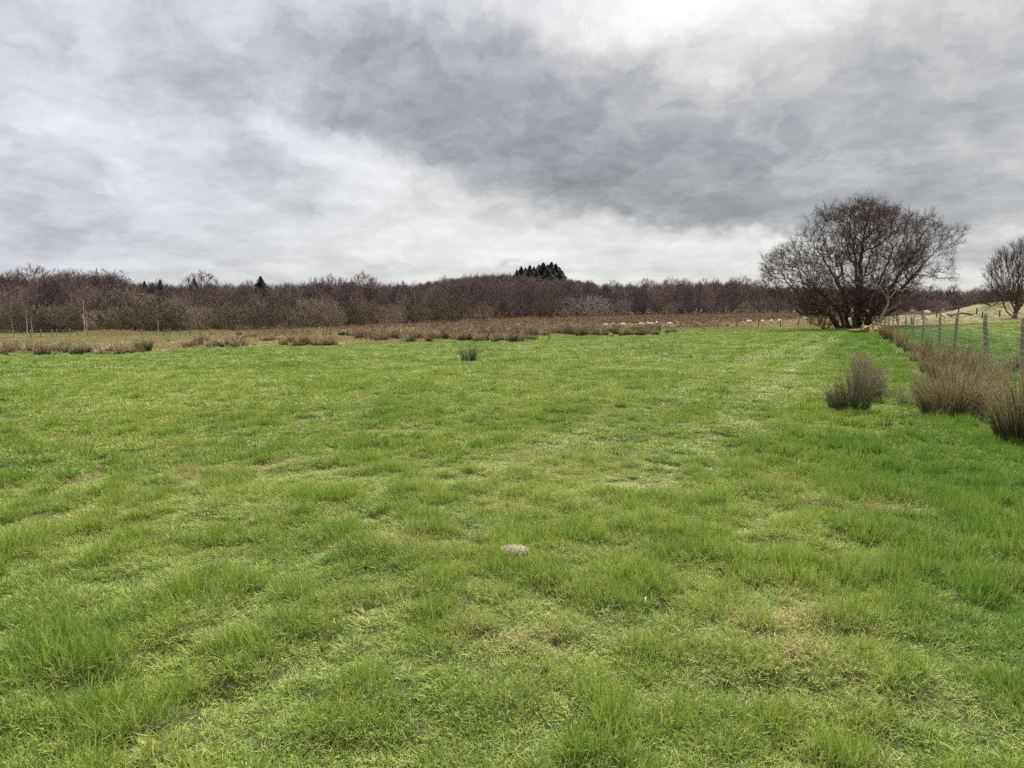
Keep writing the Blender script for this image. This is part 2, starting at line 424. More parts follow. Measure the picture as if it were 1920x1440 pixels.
# ------------------------------------------------------------------ grass
rng = np.random.default_rng(7)
protos = bpy.data.collections.new('grass_tufts')      # not linked to the scene: only instanced
def blades(n, rad, h0, h1, w, K=4, lean=.6, curl=.6, rlo=0., rhi=1., seed=0, mat=None, flat=0., coll=None, name='grass_tuft'):
    rg = np.random.default_rng(seed); g = Geo()
    a = rg.uniform(0, 2*math.pi, n); rr_ = rad*np.sqrt(rg.uniform(0, 1, n))
    b = np.stack([np.cos(a)*rr_, np.sin(a)*rr_, np.full(n, -.012)], -1)
    h = rg.uniform(h0, h1, n)*(1 - .35*(rr_/rad)**2); da = a + rg.normal(0, 1.1, n)
    d = np.stack([np.cos(da), np.sin(da), np.zeros(n)], -1)
    s = np.linspace(0, 1, K)[None, :, None]
    ln = (np.abs(rg.normal(0, lean, n)) + .08)[:, None, None]; cu = (rg.uniform(.1, 1, n)*curl)[:, None, None]
    th_ = np.clip(ln + cu*s*1.6, 0, 1.75 + flat)
    # integrate the curve
    seg = h[:, None, None]/(K-1)*np.concatenate([d[:, None, :]*np.sin(th_[:, :-1]), ], -1)
    seg = seg + h[:, None, None]/(K-1)*np.cos(th_[:, :-1])*np.array([0, 0, 1.])
    P = np.concatenate([np.zeros((n, 1, 3)), np.cumsum(seg, 1)], 1) + b[:, None, :]
    P[:, :, 2] = np.maximum(P[:, :, 2], np.array([-.012] + [.004]*(K-1))[None, :])
    side = np.stack([-np.sin(da + rg.normal(0, .5, n)), np.cos(da + rg.normal(0, .5, n)), rg.normal(0, .3, n)], -1)
    side /= np.linalg.norm(side, axis=1, keepdims=True)
    W = (w*rg.uniform(.6, 1.25, n))[:, None]*np.array([.8, 1, .75, .12] if K == 4 else [.9, 1, .1] if K == 3 else np.linspace(1, .1, K))[None, :]
    g.ribbons(P, W, side, rg.uniform(rlo, rhi, n))
    o = g.build(name, mat, link=False); coll.objects.link(o); return o
ci = {}
def addp(key, *a, **k):
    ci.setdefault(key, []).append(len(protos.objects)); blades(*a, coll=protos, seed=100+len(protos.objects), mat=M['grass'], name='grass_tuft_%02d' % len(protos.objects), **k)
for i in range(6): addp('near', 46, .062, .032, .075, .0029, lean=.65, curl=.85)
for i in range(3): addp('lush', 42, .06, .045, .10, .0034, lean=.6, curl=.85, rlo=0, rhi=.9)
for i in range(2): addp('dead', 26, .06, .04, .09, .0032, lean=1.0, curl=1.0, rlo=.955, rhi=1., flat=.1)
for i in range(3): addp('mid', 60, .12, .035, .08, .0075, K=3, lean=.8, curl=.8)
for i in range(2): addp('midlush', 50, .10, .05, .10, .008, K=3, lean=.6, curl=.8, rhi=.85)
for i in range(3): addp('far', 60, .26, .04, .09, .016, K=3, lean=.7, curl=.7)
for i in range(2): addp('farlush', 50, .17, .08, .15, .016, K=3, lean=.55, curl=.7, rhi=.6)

def gn_scatter(name, pts, idx, rot, scl, coll, lu=None):
    me = bpy.data.meshes.new(name); me.vertices.add(len(pts)); me.vertices.foreach_set('co', pts.astype(np.float32).ravel())
    a = me.attributes.new('idx', 'INT', 'POINT'); a.data.foreach_set('value', idx.astype(np.int32))
    a = me.attributes.new('rot', 'FLOAT_VECTOR', 'POINT'); a.data.foreach_set('vector', rot.astype(np.float32).ravel())
    a = me.attributes.new('scl', 'FLOAT_VECTOR', 'POINT'); a.data.foreach_set('vector', scl.astype(np.float32).ravel())
    if lu is not None: a = me.attributes.new('lu', 'FLOAT', 'POINT'); a.data.foreach_set('value', lu.astype(np.float32))
    me.update()
    o = bpy.data.objects.new(name, me); COL.objects.link(o)
    ng = bpy.data.node_groups.new(name, 'GeometryNodeTree')
    ng.interface.new_socket('Geometry', in_out='INPUT', socket_type='NodeSocketGeometry')
    ng.interface.new_socket('Geometry', in_out='OUTPUT', socket_type='NodeSocketGeometry')
    N = ng.nodes.new; gi = N('NodeGroupInput'); go = N('NodeGroupOutput'); ip = N('GeometryNodeInstanceOnPoints'); co = N('GeometryNodeCollectionInfo')
    co.inputs['Collection'].default_value = coll; co.inputs['Separate Children'].default_value = True; co.inputs['Reset Children'].default_value = True
    def na_(nm, ty):
        n = N('GeometryNodeInputNamedAttribute'); n.data_type = ty; n.inputs['Name'].default_value = nm
        return [s for s in n.outputs if s.enabled and s.name == 'Attribute'][0]
    l = ng.links.new
    l(gi.outputs[0], ip.inputs['Points']); l(co.outputs[0], ip.inputs['Instance']); ip.inputs['Pick Instance'].default_value = True
    l(na_('idx', 'INT'), ip.inputs['Instance Index']); l(na_('rot', 'FLOAT_VECTOR'), ip.inputs['Rotation']); l(na_('scl', 'FLOAT_VECTOR'), ip.inputs['Scale'])
    l(ip.outputs[0], go.inputs[0])
    md = o.modifiers.new('scatter', 'NODES'); md.node_group = ng
    return o
def sector(n, d0, d1, amax=44):
    a = np.radians(rng.uniform(-amax, amax, n)); d = np.sqrt(rng.uniform(d0*d0, d1*d1, n))
    return np.sin(a)*d, np.cos(a)*d
P_, I_, R_, S_, U_ = [], [], [], [], []
def lushness(x, y):
    fd = (.446*y + 4.06) - x                       # distance to the fence, positive in our field
    l = .50*sstep(6.5, 1.5, np.abs(fd)) *sstep(3,6,y)
    l = np.maximum(l, .8*sstep(.5, 2.3, x - .18*y)*sstep(9, 5, y))
    l = np.maximum(l, .38*sstep(-1.1, -1.9, x)*sstep(4.5, 3, y))
    return l
def layer(dens, d0, d1, kinds, lush_kinds, sc, hk=1.0, fade=0.):
    area = math.radians(88)/2*(d1*d1-d0*d0); n = int(area*dens)
    x, y = sector(n, d0, d1)
    px = colpx(x, y); d = np.hypot(x, y)
    keep = y < edge(px) + 3*(fbm(x*.3, y*.3, 3) - .5)
    tus = fbm(x*5.2, y*5.2, 21, 3)*.74 + fbm(x*1.1, y*1.1, 22, 2)*.26
    trk = np.exp(-((x - 1.3 - (y-6.4)*.495)/.42)**2)*sstep(4, 7, y) + .6*np.exp(-((x + .3 - (y-6.4)*.495)/.42)**2)*sstep(5, 8, y)
    lu = lushness(x, y)
    thin = fbm(x*1.1 + 50, y*1.1, 33, 3)
    keep &= rng.uniform(0, 1, n) < .72 + 1.0*np.clip(tus - .3, 0, 1) + (thin > .42)*.3
    keep &= ~((vnoise(x*7, y*7, 55) < .10) & (tus < .5))
    x, y, px, tus, lu, trk = x[keep], y[keep], px[keep], tus[keep], lu[keep], trk[keep]; n = len(x)
    z = hz(x, y)
    k = rng.uniform(0, 1, n) < lu*.95*sstep(.22,.5,tus) + sstep(.56, .72, tus)*.7
    i1 = np.array(ci[kinds])[rng.integers(0, len(ci[kinds]), n)]; i2 = np.array(ci[lush_kinds])[rng.integers(0, len(ci[lush_kinds]), n)]
    ii = np.where(k, i2, i1)
    if kinds == 'near':
        dd = rng.uniform(0, 1, n) < .014 + .10*trk + .35*sstep(.62, .72, fbm(x*1.3+9, y*1.3, 44, 3))
        ii = np.where(dd, np.array(ci['dead'])[rng.integers(0, 2, n)], ii)
    hh = (1 + .5*lu)*(1 - .5*trk)*hk*(.50 + 1.0*sstep(.3, .72, tus))*rng.uniform(.7, 1.3, n)
    P_.append(np.stack([x, y, z], -1)); I_.append(ii); U_.append(np.clip(lu*1.3*(.4 + fbm(x*.6, y*.6, 88, 2)) + k*.30 + sstep(.5, .7, tus)*.25 - .14 - .35*trk, -.5, 1.2))
    R_.append(np.stack([rng.normal(0, .14, n), rng.normal(0, .14, n), rng.uniform(0, 6.28, n)], -1))
    s = sc*rng.uniform(.85, 1.2, n); S_.append(np.stack([s, s, s*hh], -1))
layer(680, 1.2, 7.5, 'near', 'lush', 1.0)
layer(170, 7.5, 12, 'mid', 'midlush', .85, 1.0)
layer(75, 12, 24, 'mid', 'midlush', 1.2, .85)
layer(18, 24, 95, 'far', 'farlush', 1.15, .75)
go_ = gn_scatter('grass', np.concatenate(P_), np.concatenate(I_), np.concatenate(R_), np.concatenate(S_), protos, np.concatenate(U_))
tag(go_, 'short tussocky green grass covering the whole grazed field', 'grass', kind='stuff')
print('grass instances', len(go_.data.vertices))

# ------------------------------------------------------------------ rushes
def rush_geo(n, h, rb, spread, w, seed, K=5, lo=.55, droop=.25, side_n=3):
    rg = np.random.default_rng(seed); g = Geo()
    a = rg.uniform(0, 2*math.pi, n); q = np.sqrt(rg.uniform(0, 1, n)); b = np.stack([np.cos(a)*q*rb, np.sin(a)*q*rb, np.full(n, -.05)], -1)
    hh = h*1.1*(lo + (1-lo)*rg.uniform(0, 1, n)**.8)*(1 - .2*q**2); da = a + rg.normal(0, .5, n)
    d = np.stack([np.cos(da), np.sin(da), np.zeros(n)], -1)
    ln = (q*spread + np.abs(rg.normal(0, .10, n)))[:, None, None]
    s = np.linspace(0, 1, K)[None, :-1, None]
    bent = (rg.uniform(0, 1, n) < .10)*rg.uniform(.6, 1.8, n)
    th_ = ln*(.55 + .6*s) + droop*s**2*rg.uniform(0, 1.6, n)[:, None, None] + bent[:, None, None]*s**1.5 + rg.normal(0, .07, (n, K-1, 1))
    th_ = np.clip(th_, 0, 1.9)
    seg = hh[:, None, None]/(K-1)*(d[:, None, :]*np.sin(th_) + np.cos(th_)*np.array([0, 0, 1.]))
    patchy = .62 + .38*sstep(.3, .7, fbm(b[:, 0]*3.2/max(rb, .05)*.5 + seed, b[:, 1]*3.2/max(rb, .05)*.5, 17, 2)); seg = seg*patchy[:, None, None]
    P = np.concatenate([np.zeros((n, 1, 3)), np.cumsum(seg, 1)], 1) + b[:, None, :]
    prof = np.interp(np.linspace(0, 1, K), [0, .6, 1], [1, .75, .15])
    g.tubes(P, (w*.5*rg.uniform(.7, 1.3, n))[:, None]*prof[None, :], side_n, None, rg.uniform(0, 1, n))
    return g
def rush_at(px, py, hpx, wpx, kind, label, n=420, seed=0, d=None, group=None, spread=None, w=.0045, lo=.35, droop=.22):
    p = pick(px, py) if d is None else ground(px, d)
    k = p.y/F; h = hpx*k*1.08; wd = wpx*k
    rb = max(.04, wd*(.26 if wd > .95 else .18)); sp = spread if spread is not None else min(1.25, math.atan2(max(wd*.5 - rb, .02), h*.75)*1.15)
    g = rush_geo(int(n*.72), h, rb, sp, max(w*1.15, k*.6), seed, lo=lo, droop=droop)
    o = g.build('rush_clump', M[kind]); o.location = p; o.rotation_euler[2] = seed
    return tag(o, label, 'rush clump', group)
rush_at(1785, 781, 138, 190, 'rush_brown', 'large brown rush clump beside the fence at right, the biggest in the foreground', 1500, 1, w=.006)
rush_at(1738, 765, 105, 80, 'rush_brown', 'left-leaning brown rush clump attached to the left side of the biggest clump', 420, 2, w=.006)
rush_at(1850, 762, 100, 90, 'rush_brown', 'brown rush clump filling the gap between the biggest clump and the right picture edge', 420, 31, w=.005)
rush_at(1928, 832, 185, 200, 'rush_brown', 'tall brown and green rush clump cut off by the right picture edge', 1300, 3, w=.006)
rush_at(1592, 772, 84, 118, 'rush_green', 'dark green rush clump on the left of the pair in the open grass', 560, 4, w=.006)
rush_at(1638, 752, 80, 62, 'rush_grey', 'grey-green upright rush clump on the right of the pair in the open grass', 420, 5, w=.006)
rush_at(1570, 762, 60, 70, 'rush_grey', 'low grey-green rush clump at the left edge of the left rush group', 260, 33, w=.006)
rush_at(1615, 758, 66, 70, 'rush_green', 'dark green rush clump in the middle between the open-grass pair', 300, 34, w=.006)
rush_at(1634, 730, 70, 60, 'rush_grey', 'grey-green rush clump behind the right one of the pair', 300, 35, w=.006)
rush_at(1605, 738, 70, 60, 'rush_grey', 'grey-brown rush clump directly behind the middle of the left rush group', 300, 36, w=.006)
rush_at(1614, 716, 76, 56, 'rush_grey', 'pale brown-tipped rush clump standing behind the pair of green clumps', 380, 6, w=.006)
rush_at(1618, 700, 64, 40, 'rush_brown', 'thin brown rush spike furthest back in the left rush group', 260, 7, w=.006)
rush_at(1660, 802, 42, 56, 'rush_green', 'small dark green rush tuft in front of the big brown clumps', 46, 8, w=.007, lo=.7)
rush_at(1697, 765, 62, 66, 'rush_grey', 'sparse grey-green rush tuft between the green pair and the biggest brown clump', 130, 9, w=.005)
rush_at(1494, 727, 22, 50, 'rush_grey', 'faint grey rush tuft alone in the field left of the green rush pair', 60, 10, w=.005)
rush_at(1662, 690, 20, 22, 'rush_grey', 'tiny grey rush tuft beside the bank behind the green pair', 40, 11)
rush_at(880, 677, 46, 52, 'rush_green', 'single dark green rush clump alone in the middle of the field', 170, 12, w=.012, lo=.35)
for i_, (a_, b__, c_, e_, k_, l_) in enumerate([(1708, 790, 34, 60, 'rush_green', 'low green rush tuft at the left foot of the biggest brown clump'), (1745, 792, 30, 70, 'rush_green', 'low green rush tuft in front of the biggest brown clump'),
        (1838, 792, 50, 80, 'rush_green', 'green rush tuft in the gap left of the clump cut off by the picture edge'), (1868, 800, 60, 70, 'rush_grey', 'grey-green rush tuft leaning against the clump cut off by the picture edge'),
        (1555, 758, 30, 50, 'rush_green', 'low outlying tuft left of the left rush group'), (1655, 748, 40, 50, 'rush_grey', 'thin grey tuft at the right side of the left rush group'), (1676, 742, 36, 50, 'rush_grey', 'thin grey tuft between the left rush group and the big clump')]):
    rush_at(a_, b__, c_, e_, k_, l_, 130, 140 + i_, w=.005)
# row along the fence
fr = [(1800, 700, 66, 100), (1842, 722, 70, 80), (1752, 686, 52, 66), (1768, 716, 60, 76), (1728, 670, 42, 56), (1706, 662, 40, 44), (1690, 652, 38, 36), (1676, 644, 36, 30),
      (1664, 638, 30, 24), (1655, 632, 24, 18), (1740, 700, 44, 52), (1716, 680, 34, 40)]
nm = ['beside the tall near fence post', 'just in front of the tall near fence post', 'at the foot of the second near fence post', 'directly behind the biggest clump', 'at the foot of the third fence post',
      'at the foot of the fourth fence post', 'halfway along the fence row', 'further back along the fence row', 'near the leaning dead tree', 'last of the fence row, by the log pile',
      'on the field side of the fence row, pale and bent over', 'on the field side of the fence row, low and straw coloured']
for i, (a, b, c, e) in enumerate(fr):
    rush_at(a, b, c*1.2, e*1.1, 'rush_brown' if i % 4 else 'rush_far', 'brown rush clump ' + nm[i], 520 if i < 5 else 260, 40+i, group='rush clumps along the fence', w=.007)
rush_at(1905, 700, 52, 70, 'rush_green', 'rush clump behind the fence at the right picture edge', 300, 60)
# rush patches beyond the left part of the green field
def patch(px0, px1, y0, y1, hpx, n, where, seed, kinds=('rush_brown', 'rush_far', 'rush_brown', 'rush_green'), var=1.0):
    rg = random.Random(seed); xs = sorted(px0 + (px1-px0)*(i+rg.uniform(.1, .9))/n for i in range(n))
    for i, x in enumerate(xs):
        k = kinds[rg.randrange(len(kinds))]
        rush_at(x, rg.uniform(y0, y1), hpx*rg.uniform(1.0, 1.6), hpx*rg.uniform(1.5, 2.4), k, where, 190, seed*31+i, group=where.replace('brown rush clump', 'rush clumps'), w=.012, lo=.5)
patch(-60, 278, 657, 666, 19, 34, 'brown rush clump in the long dense patch at far left', 3)
patch(352, 462, 647, 653, 18, 14, 'brown rush clump in the short dark patch left of centre', 4)
patch(528, 628, 645, 650, 16, 14, 'brown rush clump in the patch behind the field edge near the centre', 5)
patch(488, 532, 637, 641, 10, 7, 'brown rush clump in the small patch just behind two larger patches', 6)
patch(440, 480, 630, 636, 9, 6, 'brown rush clump in the small dark patch in front of the pale posts', 7)
patch(672, 1000, 636, 642, 16, 38, 'brown rush clump in the long thin row at the green field edge', 8)
patch(640, 700, 630, 635, 12, 7, 'brown rush clump at the left end of the hedge of saplings', 14)
patch(960, 1235, 624, 631, 16, 44, 'brown rush clump in the thick hedge-like row right of centre', 9)
for i, (x, y, s, lb) in enumerate([(942, 639, 9, 'small dark rush tuft left of centre on the green field edge'), (1008, 637, 8, 'tiny dark rush tuft, left of two on the green field edge'), (1029, 636, 8, 'tiny dark rush tuft, right of two on the green field edge'),
      (1182, 630, 13, 'round dark rush tuft in front of the thick rush row'), (1250, 625, 12, 'dark rush tuft closing the right end of the thick rush row'), (1262, 624, 14, 'rush tuft beside the first field fence post'), (1145, 632, 8, 'tiny rush tuft in front of the thick rush row'),
      (100, 667, 14, 'low green rush tuft in front of the long left patch'), (316, 641, 7, 'tiny green rush tuft between the left patches'), (478, 648, 8, 'low dark rush tuft between the left patches'), (12, 668, 14, 'olive rush tuft at the left picture edge')]):
    rush_at(x, y, s, s*1.5, 'rush_green', lb, 70, 80+i, w=.012)

shp = [(1135, 611, 40, 'leftmost sheep, grazing in the rushes'), (1149, 610, 70, 'second sheep from the left, grazing in the rushes'), (1167, 610, 10, 'third sheep from the left, apart from its neighbours'), (1202, 609, 5, 'sheep at the left of the tight group of four'),
       (1213, 608, 30, 'second sheep in the tight group of four'), (1221, 609, -20, 'third sheep in the tight group of four'), (1230, 606, 80, 'sheep seen end-on at the back of the tight group of four'), (1255, 608, 180, 'sheep side-on just right of the tight group of four'),
       (1403, 604, 10, 'leftmost of the four spaced sheep near the big tree'), (1428, 604, 75, 'second of the four spaced sheep near the big tree'), (1444.5, 603.5, 60, 'third of the four spaced sheep near the big tree'), (1459.5, 603.5, 100, 'rightmost of the four spaced sheep near the big tree'),
       (1508, 598, 190, 'sheep grazing highest up the slope left of the big tree'), (1562, 602, 100, 'sheep half hidden behind the left stem of the big tree'), (1588, 604, 70, 'sheep seen between the stems of the big tree'), (1735, 588, 180, 'white sheep with its head up, alone behind the right-hand fence')]
shp_at = []
for i, (px, py, rz, lb) in enumerate(shp):
    d = 118 if i < 8 else 112
    best = min(np.arange(95, 175, .5), key=lambda q_: abs((CAMZ + pdir(px, py + 4.0)[2]*q_) - float(hbase((px-960)/F*q_, q_))) + .002*abs(q_-d))
    shp_at.append(ground(px, best))
# the bog beyond: brown rushes nobody could count, and rough pale grass
rprot = bpy.data.collections.new('rush_sources')
for i in range(5):
    o = rush_geo(46, .75, .22, .55, .026, 200+i, K=4, lo=.5).build('rush_source_%d' % i, M['rush_far'], link=False); rprot.objects.link(o)
gprot = bpy.data.collections.new('rough_sources')
for i in range(4):
    blades(60, .42, .10, .34, .026, K=3, lean=.5, curl=.7, coll=gprot, seed=300+i, mat=M['rough'], name='rough_source_%d' % i)
def bogmask(x, y, px):
    n = fbm(x*.06 + 4, y*.05, 61, 3)
    lo = np.interp(px, [-500, 430, 520, 700, 960, 1300, 1560, 1700, 2500], [400, 400, 150, 138, 82, 100, 100, 110, 110])
    b = sstep(-6, 8, y - lo + 25*(n-.5))
    hole = np.exp(-((px-1190)/95)**2 - ((y-138)/10)**2) + np.exp(-((px-1470)/150)**2 - ((y-128)/26)**2)*1.1 + np.exp(-((px-1780)/220)**2 - ((y-118)/34)**2)*1.4 + np.exp(-((px-760)/120)**2-((y-132)/14)**2) + np.exp(-((px-650)/170)**2 - ((y-112)/22)**2)
    return np.clip(b - hole*1.2, 0, 1)
n = 26000; x, y = sector(n, 60, 270, 41); px = colpx(x, y)
k = (rng.uniform(0, 1, n) < bogmask(x, y, px)*1.5*(.35 + fbm(x*.15, y*.15, 62, 2))) & (y > edge(px) + 3); 
for p_ in shp_at: k &= ~((((x-p_.x*(y/p_.y))/2.4)**2 + ((y-p_.y+7)/9)**2) < 1)     # grazed paths round the sheep
x, y = x[k], y[k]; n = len(x)
s = rng.uniform(.6, 1.15, n)*(1 + sstep(120, 240, y)*.25)
o = gn_scatter('rush_bed', np.stack([x, y, hbase(x, y)], -1), rng.integers(0, 5, n), np.stack([rng.normal(0, .1, n), rng.normal(0, .1, n), rng.uniform(0, 6.28, n)], -1), np.stack([s*1.4, s*1.4, s*rng.uniform(.7, 1.1, n)], -1), rprot)
tag(o, 'wide bed of brown rushes covering the boggy pasture in front of the wood', 'rushes', kind='stuff')
n = 42000; x, y = sector(n, 38, 230, 41); px = colpx(x, y)
k = (y > edge(px) - 1.5 + 4*(fbm(x*.3, y*.3, 3) - .5)) & (rng.uniform(0, 1, n) > .75*bogmask(x, y, px)); x, y = x[k], y[k]; n = len(x)
s = rng.uniform(.5, 1.3, n)*(.55 + .7*fbm(x*.12, y*.12, 71, 2))
s *= 1 - .45*sstep(1580, 1660, colpx(x, y))
tall = np.exp(-((colpx(x, y)-210)/70)**2)*sstep(100, 112, y)*1.3 + np.exp(-((colpx(x, y)-400)/80)**2)*sstep(118, 124, y)*1.0
o = gn_scatter('rough_grass', np.stack([x, y, hbase(x, y)], -1), rng.integers(0, 4, n), np.stack([rng.normal(0, .15, n), rng.normal(0, .15, n), rng.uniform(0, 6.28, n)], -1), np.stack([s*1.2+.3, s*1.2+.3, s*(1+tall*2)], -1), gprot)
tag(o, 'pale rough grass growing in the wet ground beyond the green field', 'grass', kind='stuff')

# ------------------------------------------------------------------ trees
class Tree:
    def __init__(s, cap=40000): s.P = np.zeros((cap, 3)); s.L = np.zeros(cap); s.par = np.full(cap, -1); s.n = 0
    def node(s, p, par):
        s.P[s.n] = p; s.par[s.n] = par
        s.L[s.n] = 0 if par < 0 else s.L[par] + np.linalg.norm(s.P[par] - p)
        s.n += 1; return s.n - 1
    def stem(s, pts, step=.4, par=-1, jit=0, rg=None):
        pts = [np.array(p, float) for p in pts]; i = s.node(pts[0], par) if par < 0 else par
        for a, b in zip(pts[:-1], pts[1:]):
            m_ = max(1, int(np.linalg.norm(b-a)/step))
            for k in range(1, m_+1): i = s.node(a + (b-a)*k/m_ + (rg.normal(0, jit, 3) if jit else 0), i)
        return i
    def grow(s, targets, bf, step, jit, rg, lift=0., first=0):
        o = np.argsort(np.linalg.norm(targets - s.P[0], axis=1)) if lift >= 0 else np.arange(len(targets))
        for t in targets[o]:
            D = t - s.P[first:s.n]; dist = np.sqrt((D*D).sum(1)); pen = np.maximum(-D[:, 2], 0)*.5
            j = int(np.argmin(dist + bf*s.L[first:s.n] + pen)) + first; d = dist[j-first]
            if d < .02: continue
            m_ = max(1, int(d/step)); a = s.P[j].copy(); i = j; bend = rg.normal(0, jit*d, 3); bend[2] -= abs(lift)*d
            w = np.zeros(3)
            for k in range(1, m_+1):
                f = k/m_; w += rg.normal(0, jit*step*1.0, 3)
                i = s.node(a + (t-a)*f + bend*math.sin(math.pi*f) + w*math.sin(math.pi*f)**.5*(k < m_), i)
    def finish(s, r0, ex, rmax=9):
        n = s.n; s.cnt = np.zeros(n)
        kids = np.zeros(n, int)
        for i in range(n-1, 0, -1):
            if s.cnt[i] == 0: s.cnt[i] = 1
            if s.par[i] >= 0: s.cnt[s.par[i]] += s.cnt[i]; kids[s.par[i]] += 1
        s.cnt[s.cnt == 0] = 1
        s.r = np.minimum(r0*s.cnt**ex, rmax); s.P = s.P[:n]; s.par = s.par[:n]; s.kids = kids
    def edges(s, lo, hi, g, n=4):
        e = np.nonzero((s.par >= 0) & (s.r >= lo) & (s.r < hi))[0]
        if not len(e): return
        a = s.P[s.par[e]]; b = s.P[e]; ra = np.minimum(s.r[s.par[e]], s.r[e]*1.25); d = b-a
        g.tubes(np.stack([a, b + d*.04], 1), np.stack([ra, s.r[e]], 1), n, None, .5)
    def twigs(s, g, rg, rthr, per, L0, L1, w, up=.5, out=.6, rnd=.7, sub=2, centre=None, cones=0):
        e = np.nonzero((s.par >= 0) & (s.r <= rthr))[0]
        e = np.repeat(e, per); n = len(e); e = e[rg.uniform(0, 1, n) < .9]; n = len(e)
        f = rg.uniform(0, 1, (n, 1)); a = s.P[s.par[e]]*(1-f) + s.P[e]*f
        d = s.P[e] - s.P[s.par[e]]; d /= np.linalg.norm(d, axis=1, keepdims=True) + 1e-6
        c = s.P.mean(0) if centre is None else np.array(centre); o = a - c; o /= np.linalg.norm(o, axis=1, keepdims=True) + 1e-6
        v = d*.5 + o*out + np.array([0, 0, up]) + rg.normal(0, rnd, (n, 3)); v /= np.linalg.norm(v, axis=1, keepdims=True)
        ln = rg.uniform(L0, L1, (n, 1)); k = rg.normal(0, .25, (n, 3)) + np.array([0, 0, .15])
        m1 = a + v*ln*.5; v2 = v + k; v2 /= np.linalg.norm(v2, axis=1, keepdims=True); m2 = m1 + v2*ln*.5
        g.tubes(np.stack([a, m1, m2], 1), np.array([[w, w*.75, w*.3]])*.5*rg.uniform(.7, 1.3, (n, 1)), 3, None, rg.uniform(0, 1, n))
        for q_ in range(sub):
            ff = rg.uniform(.2, .95, (n, 1)); b0 = a + v*ln*ff*.9
            vv = v + rg.normal(0, .75, (n, 3)); vv /= np.linalg.norm(vv, axis=1, keepdims=True)
            b1 = b0 + vv*ln*rg.uniform(.25, .55, (n, 1))
            g.tubes(np.stack([b0, b1], 1), np.array([[w*.7, w*.3]])*.5*np.ones((n, 1)), 3, None, rg.uniform(0, 1, n))
            if cones:
                mk = rg.uniform(0, 1, n) < .45; c0 = b1[mk]; kk = len(c0)
                if kk:
                    vv_ = rg.normal(0, 1, (kk, 3)); vv_ /= np.linalg.norm(vv_, axis=1, keepdims=True)
                    g.tubes(np.stack([c0, c0+vv_*cones*.5, c0+vv_*cones], 1), np.array([[.15, .5, .15]])*cones*np.ones((kk, 1)), 3, None, .2)

def outline_targets(poly, n, depth, rg, shell=.5):
    poly = np.array(poly, float); lo, hi = poly.min(0), poly.max(0); out = []
    a = poly; b = np.roll(poly, -1, 0)
    while len(out) < n:
        q = rg.uniform(lo, hi)
        c = ((a[:, 1] > q[1]) != (b[:, 1] > q[1])) & (q[0] < (b[:, 0]-a[:, 0])*(q[1]-a[:, 1])/(b[:, 1]-a[:, 1]+1e-12) + a[:, 0])
        if c.sum() % 2 == 0: continue
        if rg.uniform() > .25 + 1.6*sstep(.42, .58, float(fbm(q[0]*.42 + 30, q[1]*.42, 91, 2))): continue
        ab = b-a; t = np.clip(((q-a)*ab).sum(1)/(ab*ab).sum(1), 0, 1); dd = np.sqrt(((a + ab*t[:, None] - q)**2).sum(1)).min()
        hd = min(depth, 1.9*dd + .3); s_ = rg.uniform(-1, 1)
        if rg.uniform() < shell: s_ = math.copysign(abs(s_)**.35, s_)
        out.append((q[0], s_*hd, q[1]))
    return np.array(out) + rg.normal(0, .32, (len(out), 3))

# --- the big spreading tree by the fence
T0 = pick(1603, 618, 55, 110) if False else ground(1603, 76)
rg = np.random.default_rng(11); t = Tree(200000); kx = 76/F
def PX(px, py, dep=0.): return ((px-1603)*kx, dep, (618-py)*kx)
main = [(1440, 560), (1428, 515), (1426, 488), (1442, 470), (1470, 458), (1488, 430), (1505, 418), (1515, 398), (1540, 378), (1580, 370), (1615, 370), (1650, 384), (1690, 402), (1712, 420), (1720, 470), (1712, 530), (1690, 575), (1655, 604), (1560, 600), (1500, 585)]
rightp = [(1690, 405), (1722, 410), (1742, 404), (1762, 428), (1788, 432), (1814, 428), (1818, 458), (1800, 470), (1790, 500), (1808, 522), (1775, 532), (1740, 520), (1700, 535), (1680, 500)]
rightp = [(1603 + (a_-1603)*.90, b__) for a_, b__ in rightp]
mp = [(p_[0], p_[2]*.955) for p_ in (PX(*q_) for q_ in main)]; rp = [(p_[0], p_[2]) for p_ in (PX(*q_) for q_ in rightp)]
t.node((0, 0, -.3), -1)
stems = [[(1580, 618, 0), (1572, 590, -.3), (1540, 560, -1), (1500, 540, -1.5)], [(1588, 618, .3), (1585, 580, .5), (1560, 520, 1), (1530, 460, 1.5)],
         [(1597, 618, -.4), (1592, 570, -.8), (1585, 500, -1), (1570, 430, -1.5)], [(1606, 618, 0), (1604, 560, .2), (1608, 480, .3), (1612, 410, 0)],
         [(1612, 618, .5), (1618, 570, 1), (1635, 500, 1.5), (1655, 440, 2)], [(1618, 618, -.3), (1628, 580, -.8), (1660, 520, -1.5), (1690, 470, -2)],
         [(1624, 618, .2), (1640, 585, .5), (1685, 545, .8), (1728, 495, .6), (1768, 452, .3)], [(1632, 618, -.4), (1655, 590, -.8), (1678, 578, -1.2)],
         [(1600, 618, 1.0), (1596, 560, 2.5), (1580, 480, 4)], [(1610, 618, -1.0), (1612, 560, -2.4), (1625, 480, -4)], [(1576, 618, .6), (1560, 595, 1.2), (1520, 570, 2.5), (1480, 520, 3.0)]]
for s_ in stems:
    P0 = PX(*s_[0]); i0 = t.node((P0[0], P0[1], -.3), 0); wob = [np.array(PX(*q_)) + (rg.normal(0, .18, 3) if k_ else 0) for k_, q_ in enumerate(s_)]
    t.stem([t.P[i0]] + wob, .45, i0, .075, rg)
t.grow(outline_targets(mp, 3800, 6.2, rg, .5), .26, .38, .11, rg, .04, first=12)
